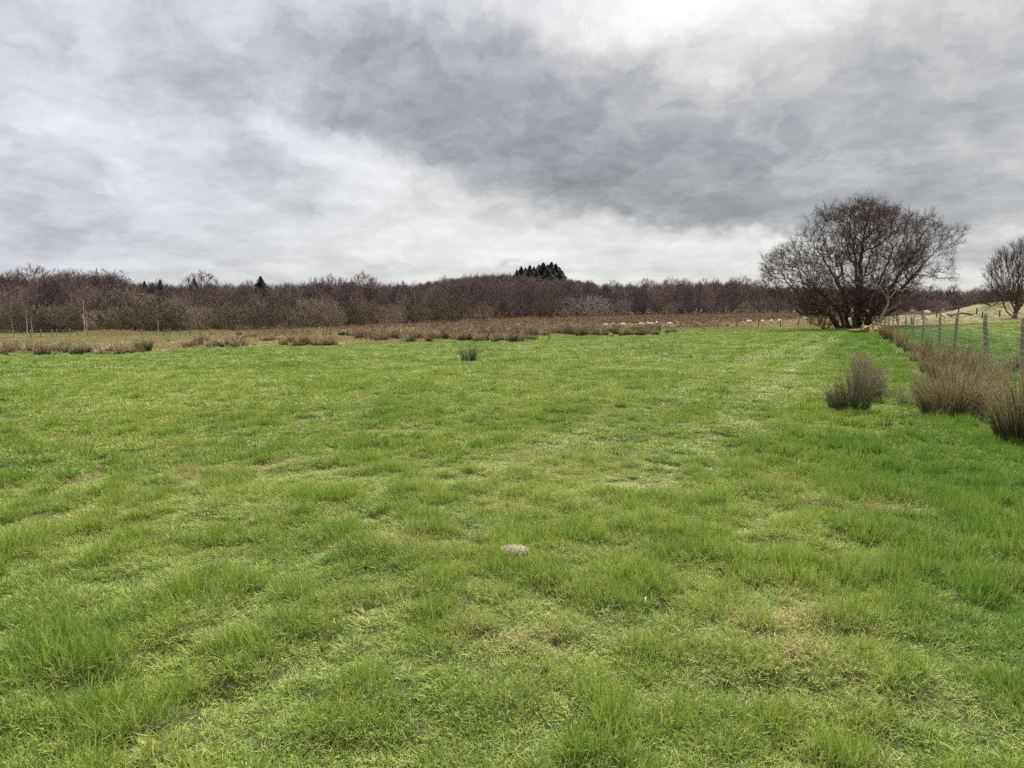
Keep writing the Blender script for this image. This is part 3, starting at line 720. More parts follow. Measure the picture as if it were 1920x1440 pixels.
core = [(PX(*q_)[0], PX(*q_)[2]) for q_ in [(1510, 560), (1500, 480), (1530, 420), (1580, 395), (1640, 400), (1690, 440), (1700, 500), (1680, 560), (1600, 590)]]
t.grow(outline_targets(core, 1900, 5.0, rg, .2), .28, .38, .11, rg, .04, first=12)
t.grow(outline_targets(rp, 620, 3.0, rg, .3), .22, .38, .12, rg, .04, first=12)
t.finish(.010, .49, .40); t.r = t.r*(1 + .7*np.exp(-np.maximum(t.P[:, 2], 0)/2.2)*(t.r > .05))
root = empty('alder_tree', T0)
tag(root, 'large bare spreading multi-stemmed tree at the corner of the green field by the fence', 'tree')
g = Geo(); t.edges(.075, 9, g, 7); g.build('trunk', M['bark_hero'], root, smooth=True)
g = Geo(); t.edges(0, .075, g, 4); t.twigs(g, rg, .021, 4, .3, .85, .020, .35, .45, .8, 2, (0, 0, 3.0), cones=.05); g.build('crown', M['twig_hero'], root)
print('hero nodes', t.n)
# brush inside the base of the big tree
def simple_tree(seed, H, W, base_h, nt, kind='tree', trunks=1, bf=.5, step=.5, jit=.08, r0=.02, ex=.45, tw=.03, per=2, TL=(.4, 1.0), sub=1, up=.6, rthr=None, lean=0.):
    rg = np.random.default_rng(seed); t = Tree(9000); t.node((0, 0, -.3), -1)
    for k in range(trunks):
        a = rg.uniform(0, 6.28); s_ = 0 if trunks == 1 else W*.10
        tp = np.array([math.cos(a)*s_*2.5 + lean*H*.6, math.sin(a)*s_*2.5, H*(.72 if trunks == 1 else rg.uniform(.4, .7))])
        b0 = np.array([math.cos(a)*s_*.4, math.sin(a)*s_*.4, 0]); mid_ = (b0+tp)/2 + rg.normal(0, H*.018, 3)
        i0 = t.node(b0, 0); t.stem([b0, mid_, tp], .6, i0)
    pts = []
    while len(pts) < nt:
        q_ = rg.uniform(-1, 1, 3); l_ = np.linalg.norm(q_)
        if l_ > 1 or (l_ < .55 and rg.uniform() < .6): continue
        if kind == 'dome' and q_[2] < -.9: continue
        z_ = base_h + (H-base_h)*(q_[2]*.5+.5)
        sh = 1 - .25*max(q_[2], 0) if kind == 'tree' else 1
        pts.append((q_[0]*W/2*sh + lean*z_, q_[1]*W/2*sh, z_))
    t.grow(np.array(pts), bf, step, jit, rg, .05, first=1)
    t.finish(r0, ex, .4); th_ = min(r0*3.2, float(t.r.max())*.5)
    gt = Geo(); t.edges(th_, 9, gt, 5)
    gc = Geo(); t.edges(0, th_, gc, 3); t.twigs(gc, rg, rthr or r0*1.6, per, TL[0], TL[1], tw, up, .4, .6, sub, (lean*H*.4, 0, H*.35))
    return gt, gc
def plant(gts, mt, mc, name, p, sc=1., rz=0., rot=None):
    root = empty(name, p, rz); root.scale = (sc[0], sc[0], sc[1]) if isinstance(sc, tuple) else (sc,)*3
    gts[0].build('trunk', M[mt], root); gts[1].build('crown', M[mc], root)
    return root
b = plant(simple_tree(50, 6.6, 6.0, .6, 600, 'dome', 8, .35, .4, .1, .012, .42, .018, 4, (.3, .9), 2), 'bark_dark', 'twig_hero', 'undergrowth_bush', ground(1622, 77))
tag(b, 'tall dense brown thicket growing up through the middle of the big spreading tree', 'bush')
b = plant(simple_tree(51, 5.2, 5.5, .2, 420, 'dome', 9, .35, .4, .1, .012, .42, .016, 4, (.3, .8), 2), 'bark_dark', 'twig_hero', 'undergrowth_bush', ground(1640, 75))
tag(b, 'dense brown brushwood growing at the right foot of the big spreading tree', 'bush')
b = plant(simple_tree(52, 3.6, 5.0, .1, 320, 'dome', 9, .35, .4, .1, .012, .42, .016, 4, (.3, .8), 2), 'bark_dark', 'twig_olive', 'undergrowth_bush', ground(1545, 77))
tag(b, 'olive brushwood growing at the left foot of the big spreading tree', 'bush')
# small tree by the mound
t2 = simple_tree(61, 8.7, 6.6, 1.6, 760, 'tree', 1, .8, .35, .09, .013, .50, .020, 4, (.4, 1.1), 2, .9)
b = plant(t2, 'bark_dark', 'twig_hero', 'hawthorn_tree', ground(1899, 80), 1.0)
tag(b, 'bare dark tree beside the grassy mound at the right picture edge', 'tree')
b = plant(simple_tree(62, 3.0, 4.5, .1, 200, 'dome', 8, .35, .4, .1, .012, .42, .02, 3, (.3, .7), 2), 'bark_dark', 'twig_purple', 'thorn_bush', ground(1866, 96))
tag(b, 'low bare thorn bush left of the small dark tree by the mound', 'bush')
# dead leaning small tree
rg = np.random.default_rng(5); t = Tree(3000); kx = 64/F
def PD(px, py, dep=0.): return np.array([(px-1648)*kx, dep, (624-py)*kx])
t.node(PD(1646, 626), -1)
i = t.stem([PD(1646, 626), PD(1651, 600), PD(1661, 578), PD(1660, 560), PD(1655, 540), PD(1657, 518), PD(1662, 500)], .3, 0)
for br in ([(1655, 590), (1672, 582), (1681, 574)], [(1661, 570), (1645, 548), (1625, 534), (1612, 528)], [(1662, 566), (1672, 556), (1678, 545)], [(1656, 540), (1664, 530), (1672, 524)], [(1650, 603), (1668, 585), (1679, 582)]):
    t.stem([t.P[np.argmin(np.linalg.norm(t.P[:i]-PD(*br[0]), axis=1))]] + [PD(*q_) for q_ in br[1:]], .25, int(np.argmin(np.linalg.norm(t.P[:i]-PD(*br[0]), axis=1))))
tg = np.concatenate([PD(x_, y_)[None] + rg.normal(0, .35, (9, 3)) for x_, y_ in ((1662, 500), (1615, 530), (1680, 545), (1655, 525), (1640, 545), (1672, 528))])
t.grow(tg, .3, .25, .12, rg, 0)
t.finish(.016, .50, .13)
root = empty('dead_tree', ground(1648, 64)); tag(root, 'small pale leaning dead tree between the big tree and the fence', 'tree')
g = Geo(); t.edges(.045, 9, g, 6); g.build('trunk', M['bark_purple'], root)
g = Geo(); t.edges(0, .045, g, 4); t.twigs(g, rg, .018, 1, .2, .5, .014, .2, .4, .8, 1); g.build('crown', M['bark_purple'], root)

# --- protos for the wood
prot = {}
def protos_of(key, n, name, mt, mc, *a, **k):
    L_ = []
    for i in range(n):
        gs = simple_tree(1000 + hash(key) % 1 + sum(map(ord, key)) + i*17, *a, **k)
        L_.append((name, gs[0].build('trunk', M[mt], link=False).data, gs[1].build('crown', M[mc], link=False).data))
    prot[key] = L_
protos_of('wood', 5, 'wood_tree', 'bark_purple', 'twig_purple', 12, 6.6, .5, 240, 'tree', 1, .55, .7, .06, .026, .45, .04, 4, (.6, 1.5), 2)
protos_of('emerge', 4, 'tall_tree', 'bark_purple', 'twig_purple', 12, 6.6, 5.0, 230, 'tree', 2, .6, .6, .09, .022, .5, .04, 4, (.4, 1.1), 2)
protos_of('willow', 5, 'willow_shrub', 'bark_purple', 'twig_olive', 6, 7.0, .2, 260, 'dome', 9, .4, .5, .07, .018, .42, .032, 4, (.5, 1.2), 2)
protos_of('birch', 4, 'birch_tree', 'bark_birch', 'twig_purple', 12, 4.2, 4.5, 120, 'tree', 1, .7, .6, .06, .022, .5, .03, 3, (.5, 1.1), 2)
protos_of('sapling', 4, 'sapling', 'bark_purple', 'twig_rust', 3.4, 1.9, .5, 60, 'dome', 5, .6, .3, .08, .010, .5, .016, 3, (.2, .6), 1)
protos_of('dark', 4, 'thicket_shrub', 'bark_purple', 'twig_purple', 6, 7.0, .1, 240, 'dome', 9, .4, .5, .07, .018, .42, .036, 4, (.5, 1.2), 2)
protos_of('grey', 3, 'grey_willow', 'bark_purple', 'twig_grey', 6, 7.0, .3, 240, 'dome', 7, .4, .5, .07, .018, .42, .035, 4, (.4, 1.0), 2)
# conifers
def conifer(seed, H, W, base=.25):
    rg = np.random.default_rng(seed); gt = Geo(); gt.tubes([[(0, 0, -.5), (0, 0, H)]], [[H*.018, .02]], 6)
    n = 2600; z_ = H*(base + (1-base)*rg.uniform(0, 1, n)**.85); f = (H - z_)/(H*(1-base)); lay = .7 + .3*np.sin(z_*5.5+seed) 
    az_ = rg.uniform(0, 6.28, n); lob = 1 + .25*np.sin(az_*3 + z_*1.3 + seed)
    r_ = W/2*np.minimum(1, f*1.45 + .04)*(.82+.18*lay)*lob*rg.uniform(.2, 1, n)
    P0 = np.stack([np.cos(az_)*r_, np.sin(az_)*r_, z_], -1); dv = np.stack([np.cos(az_), np.sin(az_), rg.normal(.1, .35, n)], -1)
    sd = np.cross(dv, rg.normal(0, 1, (n, 3))); sd /= np.linalg.norm(sd, axis=1, keepdims=True)
    gc = Geo(); q_ = (.25 + .75*np.clip(f*2, 0, 1))[:, None]; gc.ribbons(np.stack([P0 - dv*.35*q_, P0, P0 + dv*.45*q_], 1), np.array([[.1, .38, .05]])*q_, sd, rg.uniform(0, 1, n)); return gt, gc
L_ = []
for i in range(4):
    gs = conifer(70+i, 12, 4.6); L_.append(('pine_tree', gs[0].build('trunk', M['bark_dark'], link=False).data, gs[1].build('crown', M['needles_hazed'], link=False).data))
prot['pine'] = L_
L_ = []
for i in range(3):
    gs = conifer(90+i, 12, 5.0, .1); L_.append(('spruce_tree', gs[0].build('trunk', M['bark_dark'], link=False).data, gs[1].build('crown', M['needles_hazed'], link=False).data))
prot['spruce'] = L_
def put(key, i, px, d, ytop, wr, label, cat, group=None, rz=None, zbase=None):
    """a tree of kind key whose foot stands at depth d in image column px and whose top reaches image row ytop"""
    nm_, a, b_ = prot[key][i % len(prot[key])]; x = (px-960)/F*d; z_ = float(hbase(x, d)); H0 = 12. if key in ('wood', 'emerge', 'birch', 'pine', 'spruce') else 3.4 if key == 'sapling' else 6.
    H = CAMZ + pdir(px, ytop)[2]*d - z_; s_ = H/H0/1.04
    root = empty(nm_, (x, d, z_ - .05), rz if rz is not None else (i*2.39996) % 6.28); root.scale = (s_*wr, s_*wr, s_)
    for k_, me_ in (('trunk', a), ('crown', b_)):
        o_ = bpy.data.objects.new(k_, me_); COL.objects.link(o_); o_.parent = root
    return tag(root, label, cat, group)
sky_px = [-150, 0, 60, 130, 210, 250, 300, 400, 500, 620, 700, 800, 850, 900, 960, 1060, 1150, 1220, 1300, 1380, 1440, 1600, 1700, 1800, 1860, 2080]
sky_y =  [512, 511, 514, 511, 512, 524, 529, 527, 528, 525, 527, 530, 521, 517, 519, 524, 530, 527, 527, 523, 533, 534, 538, 541, 540, 538]
def skyl(px): return float(np.interp(px, sky_px, sky_y))
def woodfront(px): return float(np.interp(px, [-100, 0, 430, 520, 700, 860, 1000, 1440, 1700, 2000], [142, 142, 146, 152, 165, 195, 228, 236, 200, 200]))
rd = random.Random(4)
cnt = 0
for row in range(5):
    back = 7 + row*11
    px = -70 + rd.uniform(0, 20)
    while px < 1990:
        d = woodfront(px) + back + rd.uniform(-4, 4)
        yt = skyl(px) + (4 - row)*(4.0 if px < 900 else 2.4) + rd.uniform(-4.5, 8)
        if px > 1560 and px < 1690 and row < 2: px += 40; continue
        lab = 'bare purple-brown tree packed in the ' + ('left part of the wood' if px < 640 else 'middle part of the wood' if px < 1300 else 'right part of the wood behind the spreading tree')
        put('wood', rd.randrange(5), px, d, yt, rd.uniform(.9, 1.15)*(1.0 if px < 900 else 1.05), lab, 'tree', 'trees of the ' + lab.split('the ', 1)[1])
        cnt += 1
        px += (36 if px < 900 else 31)*rd.uniform(.75, 1.25)
print('wood trees', cnt)
# dense mass behind them
wsrc = bpy.data.collections.new('wood_sources')
for i in range(5):
    nm_, a, b_ = prot['wood'][i]
    for j, me_ in enumerate((a, b_)):
        o_ = bpy.data.objects.new('wood_source_%d' % (i*2+j), me_); wsrc.objects.link(o_)
xs, ds_, hs = [], [], []
for row in range(7):
    px = -150.
    while px < 2080:
        d = woodfront(px) + 64 + row*9 + rd.uniform(-4, 4); xs.append((px-960)/F*d); ds_.append(d); hs.append(CAMZ + pdir(px, skyl(px) + rd.uniform(1, 6))[2]*d); px += rd.uniform(20, 34)
for row in range(9):                                       # on the knoll
    px = 790.
    while px < 1120:
        d = 330 + row*13 + rd.uniform(-4, 4); x_ = (px-960)/F*d
        yt = float(np.interp(px, [790, 850, 900, 960, 1060, 1120], [528, 519, 514, 512, 520, 530])) + rd.uniform(0, 4); hh_ = CAMZ + pdir(px, yt)[2]*d
        if hh_ - float(hbase(x_, d)) > 2.5: xs.append(x_); ds_.append(d); hs.append(hh_)
        px += rd.uniform(11, 18)
xs, ds_, hs = map(np.array, (xs, ds_, hs)); zb = hbase(xs, ds_); sc_ = (hs - zb)/12.4
ii = rng.integers(0, 5, len(xs))*2; rz_ = rng.uniform(0, 6.28, len(xs)); z0 = np.zeros(len(xs)); wsc = np.maximum(sc_, .7)
dup = lambda a_: np.concatenate([a_, a_])
o = gn_scatter('distant_wood', dup(np.stack([xs, ds_, zb], -1)), np.concatenate([ii, ii+1]), dup(np.stack([z0, z0, rz_], -1)), dup(np.stack([wsc, wsc, sc_], -1)), wsrc)
tag(o, 'deep mass of bare purple-brown trees merging behind the front rows of the wood', 'wood', kind='stuff')
print('mass', len(xs))
for i in range(46):
    px = 905 + i*24 + rd.uniform(-8, 8)
    if 1590 < px < 1650: continue
    lb = 'low dark thicket shrub at the foot of the ' + ('wood below the knoll' if px < 1130 else 'wood behind the sheep' if px < 1560 else 'wood beyond the mound')
    put('dark', i, px, woodfront(px) + rd.uniform(0, 12), rd.uniform(558, 574), rd.uniform(1.1, 1.5), lb, 'shrub', lb.replace('shrub', 'shrubs'))
# willow scrub in front
for row, (dd, ya, yb) in enumerate([(-1, 568, 590), (5, 556, 578), (11, 545, 562)]):
    px = -60
    while px < 905:
        k_ = 1 if px > 130 else .9
        yt = rd.uniform(ya, yb) + (12 if px > 850 else 0) + (8 if px > 700 and row == 2 else 0) - (6 if px < 300 else 0)
        lab = 'grey-olive willow shrub in the front scrub of the wood ' + ('at far left' if px < 240 else 'left of centre' if px < 560 else 'near the centre')
        put('willow', rd.randrange(5), px, woodfront(px) + dd + rd.uniform(-2, 2), yt, rd.uniform(.95, 1.3), lab, 'shrub', 'willow shrubs' + lab.split('shrub', 1)[1])
        px += rd.uniform(34, 62)
for i, (px, d, yt, wr, lb) in enumerate([(852, 178, 548, 1.2, 'large round olive shrub in front of the wood just left of centre'), (1062, 222, 553, 1.1, ''), (1112, 224, 550, 1.25, ''), (1140, 226, 568, 1.0, ''), (1168, 226, 560, .8, ''), (905, 190, 566, 1.1, 'tan willow shrub below the wooded knoll'),
        (1031, 216, 530, .75, 'tall olive tree standing in front of the wood below the pines'), (1395, 230, 566, 1.1, 'low brown shrub in front of the right part of the wood'), (1255, 230, 568, .9, 'small pinkish shrub in front of the wood right of the grey shrubs')]):
    grey = lb == ''
    if grey: lb = ['', 'pale grey willow, leftmost of four in front of the wood', 'pale grey willow, tallest and widest of four in front of the wood', 'pale grey willow, lowest of four in front of the wood', 'pale grey willow, rightmost of four in front of the wood'][i]
    put('grey' if grey else 'willow', i, px, d, yt, wr, lb, 'shrub')
# birches with white trunks
for i, (px, d, yt, lb) in enumerate([(53, 134, 560, 'pale-trunked birch standing in front of the scrub at far left'), (161, 133, 535, 'pair-stemmed white birch in front of the scrub, its twin close behind'), (165, 136, 548, 'white birch just behind the pair-stemmed one'),
        (26, 139, 540, 'slim birch at the left picture edge'), (139, 152, 515, 'pale leaning birch rising high in the left wood'), (242, 146, 535, 'birch with a pale upper trunk left of centre'), (299, 136, 578, 'short pale birch in the low scrub'), (62, 134, 580, 'short thin birch beside the first pale birch'),
        (450, 150, 560, 'thin pale birch in the scrub left of centre'), (779, 185, 519, 'birch with a round crown standing above the wood near the centre'), (783, 188, 530, 'second slim birch under the round crown near the centre'), (545, 168, 532, 'slender birch in the middle of the left wood'), (660, 178, 530, 'slender birch left of the round-crowned one'), (1360, 232, 555, 'thin pale birch at the foot of the right wood')]):
    put('birch', i, px, d, yt, .7, lb, 'birch tree')
for i in range(44):
    px = -10 + i*43.5 + rd.uniform(-14, 14)
    if 1540 < px < 1700: continue
    lb = 'thin pale birch stem showing among the purple trees in the ' + ('left' if px < 640 else 'middle' if px < 1300 else 'right') + ' part of the wood'
    put('birch', i, px, woodfront(px) + rd.uniform(5, 22), rd.uniform(528, 556), .55, lb, 'birch tree', lb.replace('stem', 'stems'))
# crowns standing out of the skyline
for i, (px, yt, wr, lb) in enumerate([(72, 497, 1.3, 'tall bare tree rising highest above the left wood'), (14, 508, 1.2, ''), (33, 506, .8, ''), (118, 502, 1., ''), (135, 505, 1., ''), (160, 504, 1.2, ''), (200, 504, 1.3, ''), (224, 506, 1.3, ''),
        (384, 509, 1.2, 'lone bare crown with a dark conifer at its left side'), (590, 520, .9, ''), (623, 514, 1.2, ''), (660, 521, .9, ''), (683, 511, 1., 'spindly pale crown sticking out above the wood'), (703, 520, .9, ''), (757, 527, .8, ''), (735, 530, .9, ''),
        (835, 519, 1., ''), (1148, 526, 1.1, ''), (1210, 522, 1.2, ''), (1257, 519, 1.1, ''), (1280, 524, 1., ''), (1316, 523, 1., ''), (1337, 524, .9, ''), (1385, 517, 1.3, 'broad crown rising above the right wood near the spreading tree'), (1415, 527, 1., ''), (1370, 521, .9, ''), (1715, 532, 1., ''), (1745, 534, 1.1, ''), (1780, 536, 1., ''), (1830, 536, 1., ''), (470, 525, .9, ''), (300, 524, 1., '')]):
    g_ = None
    if not lb:
        lb = 'bare crown standing a little above the ' + ('left skyline' if px < 500 else 'middle skyline' if px < 1000 else 'right skyline') + ' of the wood'; g_ = lb.replace('bare crown', 'crowns')
    put('emerge', i, px, woodfront(px) + 34, yt - 4, wr*1.1, lb, 'tree', g_)
# pines on the knoll and lone conifers
pn = [(969, 503, .55), (977, 497, .7), (985, 500, .7), (993, 495, .75), (1001, 498, .7), (1010, 494, .75), (1018, 490, .95), (1026, 494, .8), (1033, 489, .9), (1041, 492, .8), (1048, 499, .75), (1054, 506, .6), (1005, 503, .7), (1036, 500, .7), (990, 504, .8), (1026, 502, .9), (1048, 507, .7)]
order = ['leftmost', 'second from left', 'third from left', 'fourth from left', 'fifth from left', 'sixth from left', 'seventh from left, broad and tall', 'eighth from left', 'ninth from left, the tallest', 'tenth from left', 'eleventh from left', 'rightmost and shortest', 'front left', 'front right', 'low one in front of the left half', 'low one in front of the tallest', 'low one at the right end']
for i, (px, yt, wr) in enumerate(pn):
    o_ = put('pine', i, px, 400 + (i % 3)*6 - (14 if i > 11 else 0), yt, wr*2.1, 'dark pine on the hilltop, ' + order[i] + ' of the clump', 'pine tree', 'pines on the hilltop')
for px, yt, wr, lb in [(370, 517, .8, 'dark spruce beside the lone bare crown on the left skyline'), (493, 513, .95, 'single dark pointed conifer on the skyline left of centre'), (277, 522, .6, 'small dark conifer tip, left of three on the left skyline'), (292, 525, .6, 'small dark conifer tip, middle of three on the left skyline'), (306, 519, .6, 'small dark conifer tip, right of three on the left skyline'), (1100, 522, .45, 'tiny conifer tip right of the hilltop pines')]:
    put('spruce', int(px), px, woodfront(px) + 52, yt + 1, wr*1.7, lb, 'conifer')
for i in range(17):
    px = 866 + i*6.1 + rd.uniform(-1.5, 1.5)
    put('birch', i, px, 385 + rd.uniform(-6, 6), 511 - 5*(i > 3) + rd.uniform(-3, 4), .55, 'slim pale-stemmed tree in the row left of the hilltop pines', 'tree', 'slim trees left of the hilltop pines')
# saplings and hedge remains along the left fence
for i, (px, yt, d) in enumerate([(500, 608, 100), (533, 600, 112), (672, 607, 92), (718, 570, 90), (742, 602, 96), (790, 600, 92), (812, 605, 93), (832, 598, 92), (848, 602, 95), (862, 600, 92), (905, 565, 88), (925, 572, 90), (938, 600, 90), (820, 596, 98), (875, 604, 90), (695, 600, 95), (760, 606, 92), (450, 606, 108)]):
    lb = {718: 'bare forked sapling, tallest along the left end of the hedge', 905: 'olive-tinged sapling standing highest in the hedge near the centre', 925: 'sapling just right of the highest one in the hedge'}.get(px)
    put('sapling', i, px, d, yt, 1.1 if yt < 580 else 1.5, lb or 'low leafless sapling in the gappy hedge along the left fence', 'sapling', None if lb else 'low saplings along the left fence')

for i in range(64):
    px = 486 + i*8.3 + rd.uniform(-5, 5)
    put('sapling', i, px, 99 + rd.uniform(-4, 5) - (4 if px > 700 else -3), rd.uniform(606, 615), 2.0, 'knee-high brown scrub along the left fence line', 'scrub', 'low scrub along the left fence line')
# ------------------------------------------------------------------ fences
def post_geo(h, r, seed, lean=(0, 0), n=8):
    rg = np.random.default_rng(seed); g = Geo(); K = 6; zz = np.linspace(-.4, h, K)
    P = np.stack([lean[0]*zz + rg.normal(0, r*.12, K), lean[1]*zz + rg.normal(0, r*.12, K), zz], -1)
    g.tubes([P], r*rg.uniform(.93, 1.07, K)[None, :], n, None, .5, cap=True); return g
def fpt(d): return np.array([.446*d + 4.06, d])
fence = empty('stock_fence', (*fpt(18.85), float(hbase(*fpt(18.85))))); tag(fence, 'wooden post and wire netting fence running back along the right side of the field', 'fence')
fd_ = [11.2, 15.0, 18.85, 22.9, 26.6, 31.2, 35, 38.8, 43, 46.5, 49.7, 54, 58, 62, 66, 70]
tops = {18.85: 588, 15.0: 596, 22.9: 585.5, 26.6: 588, 31.2: 592}
fl = np.array(fence.location); wirepts = []
for i, d in enumerate(fd_):
    x_, y_ = fpt(d); zb_ = float(hbase(x_, y_)); px_ = colpx(x_, y_); h = CAMZ + pdir(px_, tops.get(d, 593))[2]*d - zb_
    ln_ = (-.09, 0) if d in (18.85,) else (-.04, .02) if d == 15 else ((i*37 % 7 - 3)*.012, (i*53 % 5 - 2)*.012)
    o_ = post_geo(h, .052 if d == 18.85 else .044 - (i > 5)*.004, 400+i, ln_).build('post', M['post'], fence, smooth=False); o_.location = (x_-fl[0]-ln_[0]*h, y_-fl[1], zb_-fl[2])
    wirepts.append((x_, y_, zb_, h, ln_))
g = Geo(); wr = .0022
levels = [.08, .2, .33, .46, .60, .74, .86, .96]
for a, b_ in zip(wirepts[:-1], wirepts[1:]):
    N_ = 8
    A0 = np.array(a[:3]); B0 = np.array(b_[:3]); off = np.array([-.06, 0, 0])
    for q_ in levels + [1.12]:
        za, zb2 = min(q_, a[3]-.06), min(q_, b_[3]-.06)
        pa = A0 + off + (0, 0, za); pb = B0 + off + (0, 0, zb2); tt = np.linspace(0, 1, N_)[:, None]
        P = pa + (pb-pa)*tt; P[:, 2] -= .03*np.sin(np.pi*tt[:, 0])
        g.tubes([P], np.full((1, N_), wr*(1.3 if q_ in (levels[0], levels[-1], 1.12) else 1)), 3)
    nst = int(np.linalg.norm(B0-A0)/.15) if a[1] < 36 else 0
    for k_ in range(nst):
        f_ = (k_+.5)/nst; p_ = A0 + (B0-A0)*f_ + off; p_[2] -= .03*math.sin(math.pi*f_)
        g.tubes([[p_ + (0, 0, levels[0]), p_ + (0, 0, levels[-1])]], np.full((1, 2), wr*.8), 3)
o_ = g.build('wire_netting', M['wire'], fence); o_.location = tuple(-fl)
# cross fence behind the right field with diagonal struts
cf = empty('rail_fence', ground(1753, 92)); tag(cf, 'far post and rail fence with leaning struts behind the right-hand field', 'fence'); cl_ = np.array(cf.location)
cpx = [(1706, 596, 78), (1726, 582, 92), (1753, 581, 92), (1793, 583, 90), (1827, 577, 88), (1838, 584, 84), (1678, 588, 92), (1870, 590, 84)]
pts_ = []
for i, (px, yt, d) in enumerate(cpx):
    p_ = ground(px, d); h = CAMZ + pdir(px, yt)[2]*d - p_.z
    o_ = post_geo(max(h, .8), .075, 440+i).build('post', M['bark_hero'], cf); o_.location = tuple(np.array(p_) - cl_); pts_.append((px, np.array(p_), h))
for i, (x0, y0, x1, y1, d) in enumerate([(1723, 589, 1737, 606, 90), (1757, 589, 1764, 597, 90), (1773, 588, 1781, 599, 90), (1668, 590, 1676, 600, 90)]):
    a = np.array([(x0-960)/F*d, d, CAMZ + pdir(x0, y0)[2]*d]); b_ = np.array([(x1-960)/F*d, d - .8, CAMZ + pdir(x1, y1)[2]*d])
    gg = Geo(); gg.tubes([[a, b_]], [[.07, .07]], 6); o_ = gg.build('strut', M['bark_hero'], cf); o_.location = tuple(-cl_)
pts_.sort(key=lambda q_: q_[0])
gg = Geo()
for (xa, pa, ha), (xb, pb, hb) in zip(pts_[:-1], pts_[1:]):
    for q_ in (.4, .75, 1.1): gg.tubes([[pa + (0, -.08, q_), pb + (0, -.08, q_)]], [[.006, .006]], 3)
o_ = gg.build('wire', M['wire'], cf); o_.location = tuple(-cl_)
# metal hurdle below the small tree
hp = ground(1901, 72); hu = empty('metal_hurdle', hp, -.2); tag(hu, 'grey metal barred hurdle standing below the small dark tree at right', 'hurdle')
gg = Geo(); W_, H_ = 1.4, .7
gg.tubes([[(-W_/2, 0, 0), (-W_/2, 0, H_)], [(W_/2, 0, 0), (W_/2, 0, H_)], [(-W_/2, 0, H_), (W_/2, 0, H_)], [(-W_/2, 0, .1), (W_/2, 0, .1)]], .022, 6); gg.build('frame', M['wire'], hu)
gg = Geo(); xb_ = np.linspace(-W_/2, W_/2, 13)[1:-1]; gg.tubes(np.stack([np.stack([xb_, 0*xb_, 0*xb_ + .1], -1), np.stack([xb_, 0*xb_, 0*xb_ + H_], -1)], 1), .011, 5); gg.build('bars', M['wire'], hu)
# field fence along the far boundary
bf_ = empty('boundary_fence', ground(607, 112)); tag(bf_, 'old post and wire fence crossing behind the green field to the big tree', 'fence'); bl = np.array(bf_.location)
bpx = [(-20, 96), (28, 98), (60, 100), (78, 100), (100, 96), (108, 101), (133, 100), (146, 101), (166, 100), (198, 102), (232, 103), (268, 104), (308, 100), (320, 104), (338, 96), (358, 98), (376, 103), (396, 103), (420, 106), (444, 103), (470, 106), (497, 106), (524, 108), (551, 104), (579, 105), (607, 104), (635, 106),
       (669, 98), (697, 98), (730, 97), (748, 97), (758, 98), (778, 98), (802, 97), (830, 97), (860, 97), (893, 96), (925, 95), (960, 95), (1000, 95), (1050, 95), (1100, 95), (1150, 95), (1210, 94), (1274, 92), (1306, 92), (1345, 93), (1380, 93), (1420, 94), (1462, 94), (1495, 92), (1518, 94), (1532, 92), (1560, 93)]
gg = Geo(); prev = None
for i, (px, d) in enumerate(bpx):
    p_ = np.array(ground(px, d)); h = 1.05 + (i*29 % 7)*.03 + (.15 if px in (1495, 1532, 338, 358) else 0)
    o_ = post_geo(h, .062, 500+i, ((i*41 % 9 - 4)*.02, 0), 6).build('post', M['post'] if 480 < px < 640 or px < 200 or i % 3 else M['bark_hero'], bf_); o_.location = tuple(p_ - bl)
    if prev is not None:
        for q_ in (.35, .65, .95): gg.tubes([[prev + (0, -.06, q_), p_ + (0, -.06, q_)]], [[.004, .004]], 3)
    prev = p_
o_ = gg.build('wire', M['wire'], bf_); o_.location = tuple(-bl)

# ------------------------------------------------------------------ fallen timber
def log_geo(P, r0, r1, seed, n=12):
    rg = np.random.default_rng(seed); g = Geo(); P = np.array(P, float); K = 9
    s_ = np.linspace(0, 1, K); c = np.stack([np.interp(s_, np.linspace(0, 1, len(P)), P[:, i]) for i in range(3)], -1); c[1:-1] += rg.normal(0, r0*.12, (K-2, 3))
    g.tubes([c], (np.linspace(r0, r1, K)*rg.uniform(.88, 1.12, K))[None, :], n); return g, c
def disc(p, nrm_, r):
    g = Geo(); v = Vector(nrm_).normalized(); a = v.orthogonal().normalized(); b_ = v.cross(a); th_ = np.linspace(0, 2*math.pi, 15)[:-1]
    V = [p] + [tuple(Vector(p) + (a*math.cos(t_) + b_*math.sin(t_))*r*(1+.06*math.sin(3*t_))) for t_ in th_]
    g.add(V, None, [(0, i+1, (i+1) % 14 + 1) for i in range(14)]); return g
def logobj(px, d, P, r0, r1, seed, label, cuts=(0,), mat='mosslog', name='cut_log'):
    root = empty(name, ground(px, d)); tag(root, label, 'log', None)
    g, c = log_geo(P, r0, r1, seed); g.build('bark', M[mat], root, smooth=True)
    for k_ in (0, -1):
        nn = (c[0]-c[1]) if k_ == 0 else (c[-1]-c[-2]); p_ = c[k_] + nn/np.linalg.norm(nn)*.003
        disc(tuple(p_), tuple(nn), (r0 if k_ == 0 else r1)*.97).build('cut_end', M['cutwood'] if k_ in cuts else M['rotten'], root)
    return root
logobj(1612, 54, [(-.75, .3, .22), (0, .1, .25), (.75, 0, .27)], .10, .15, 1, 'long thin mossy branch sticking out left from the log pile', (-1,))
logobj(1634, 54, [(-.25, -.35, .17), (.1, .5, .3)], .17, .14, 2, 'mossy log with a pale cut end, left of the two facing the field', (0,))
logobj(1641, 53.4, [(.02, -.35, .16), (.25, .6, .22)], .17, .15, 3, 'log with a bright pink cut end, right of the two facing the field', (0,))
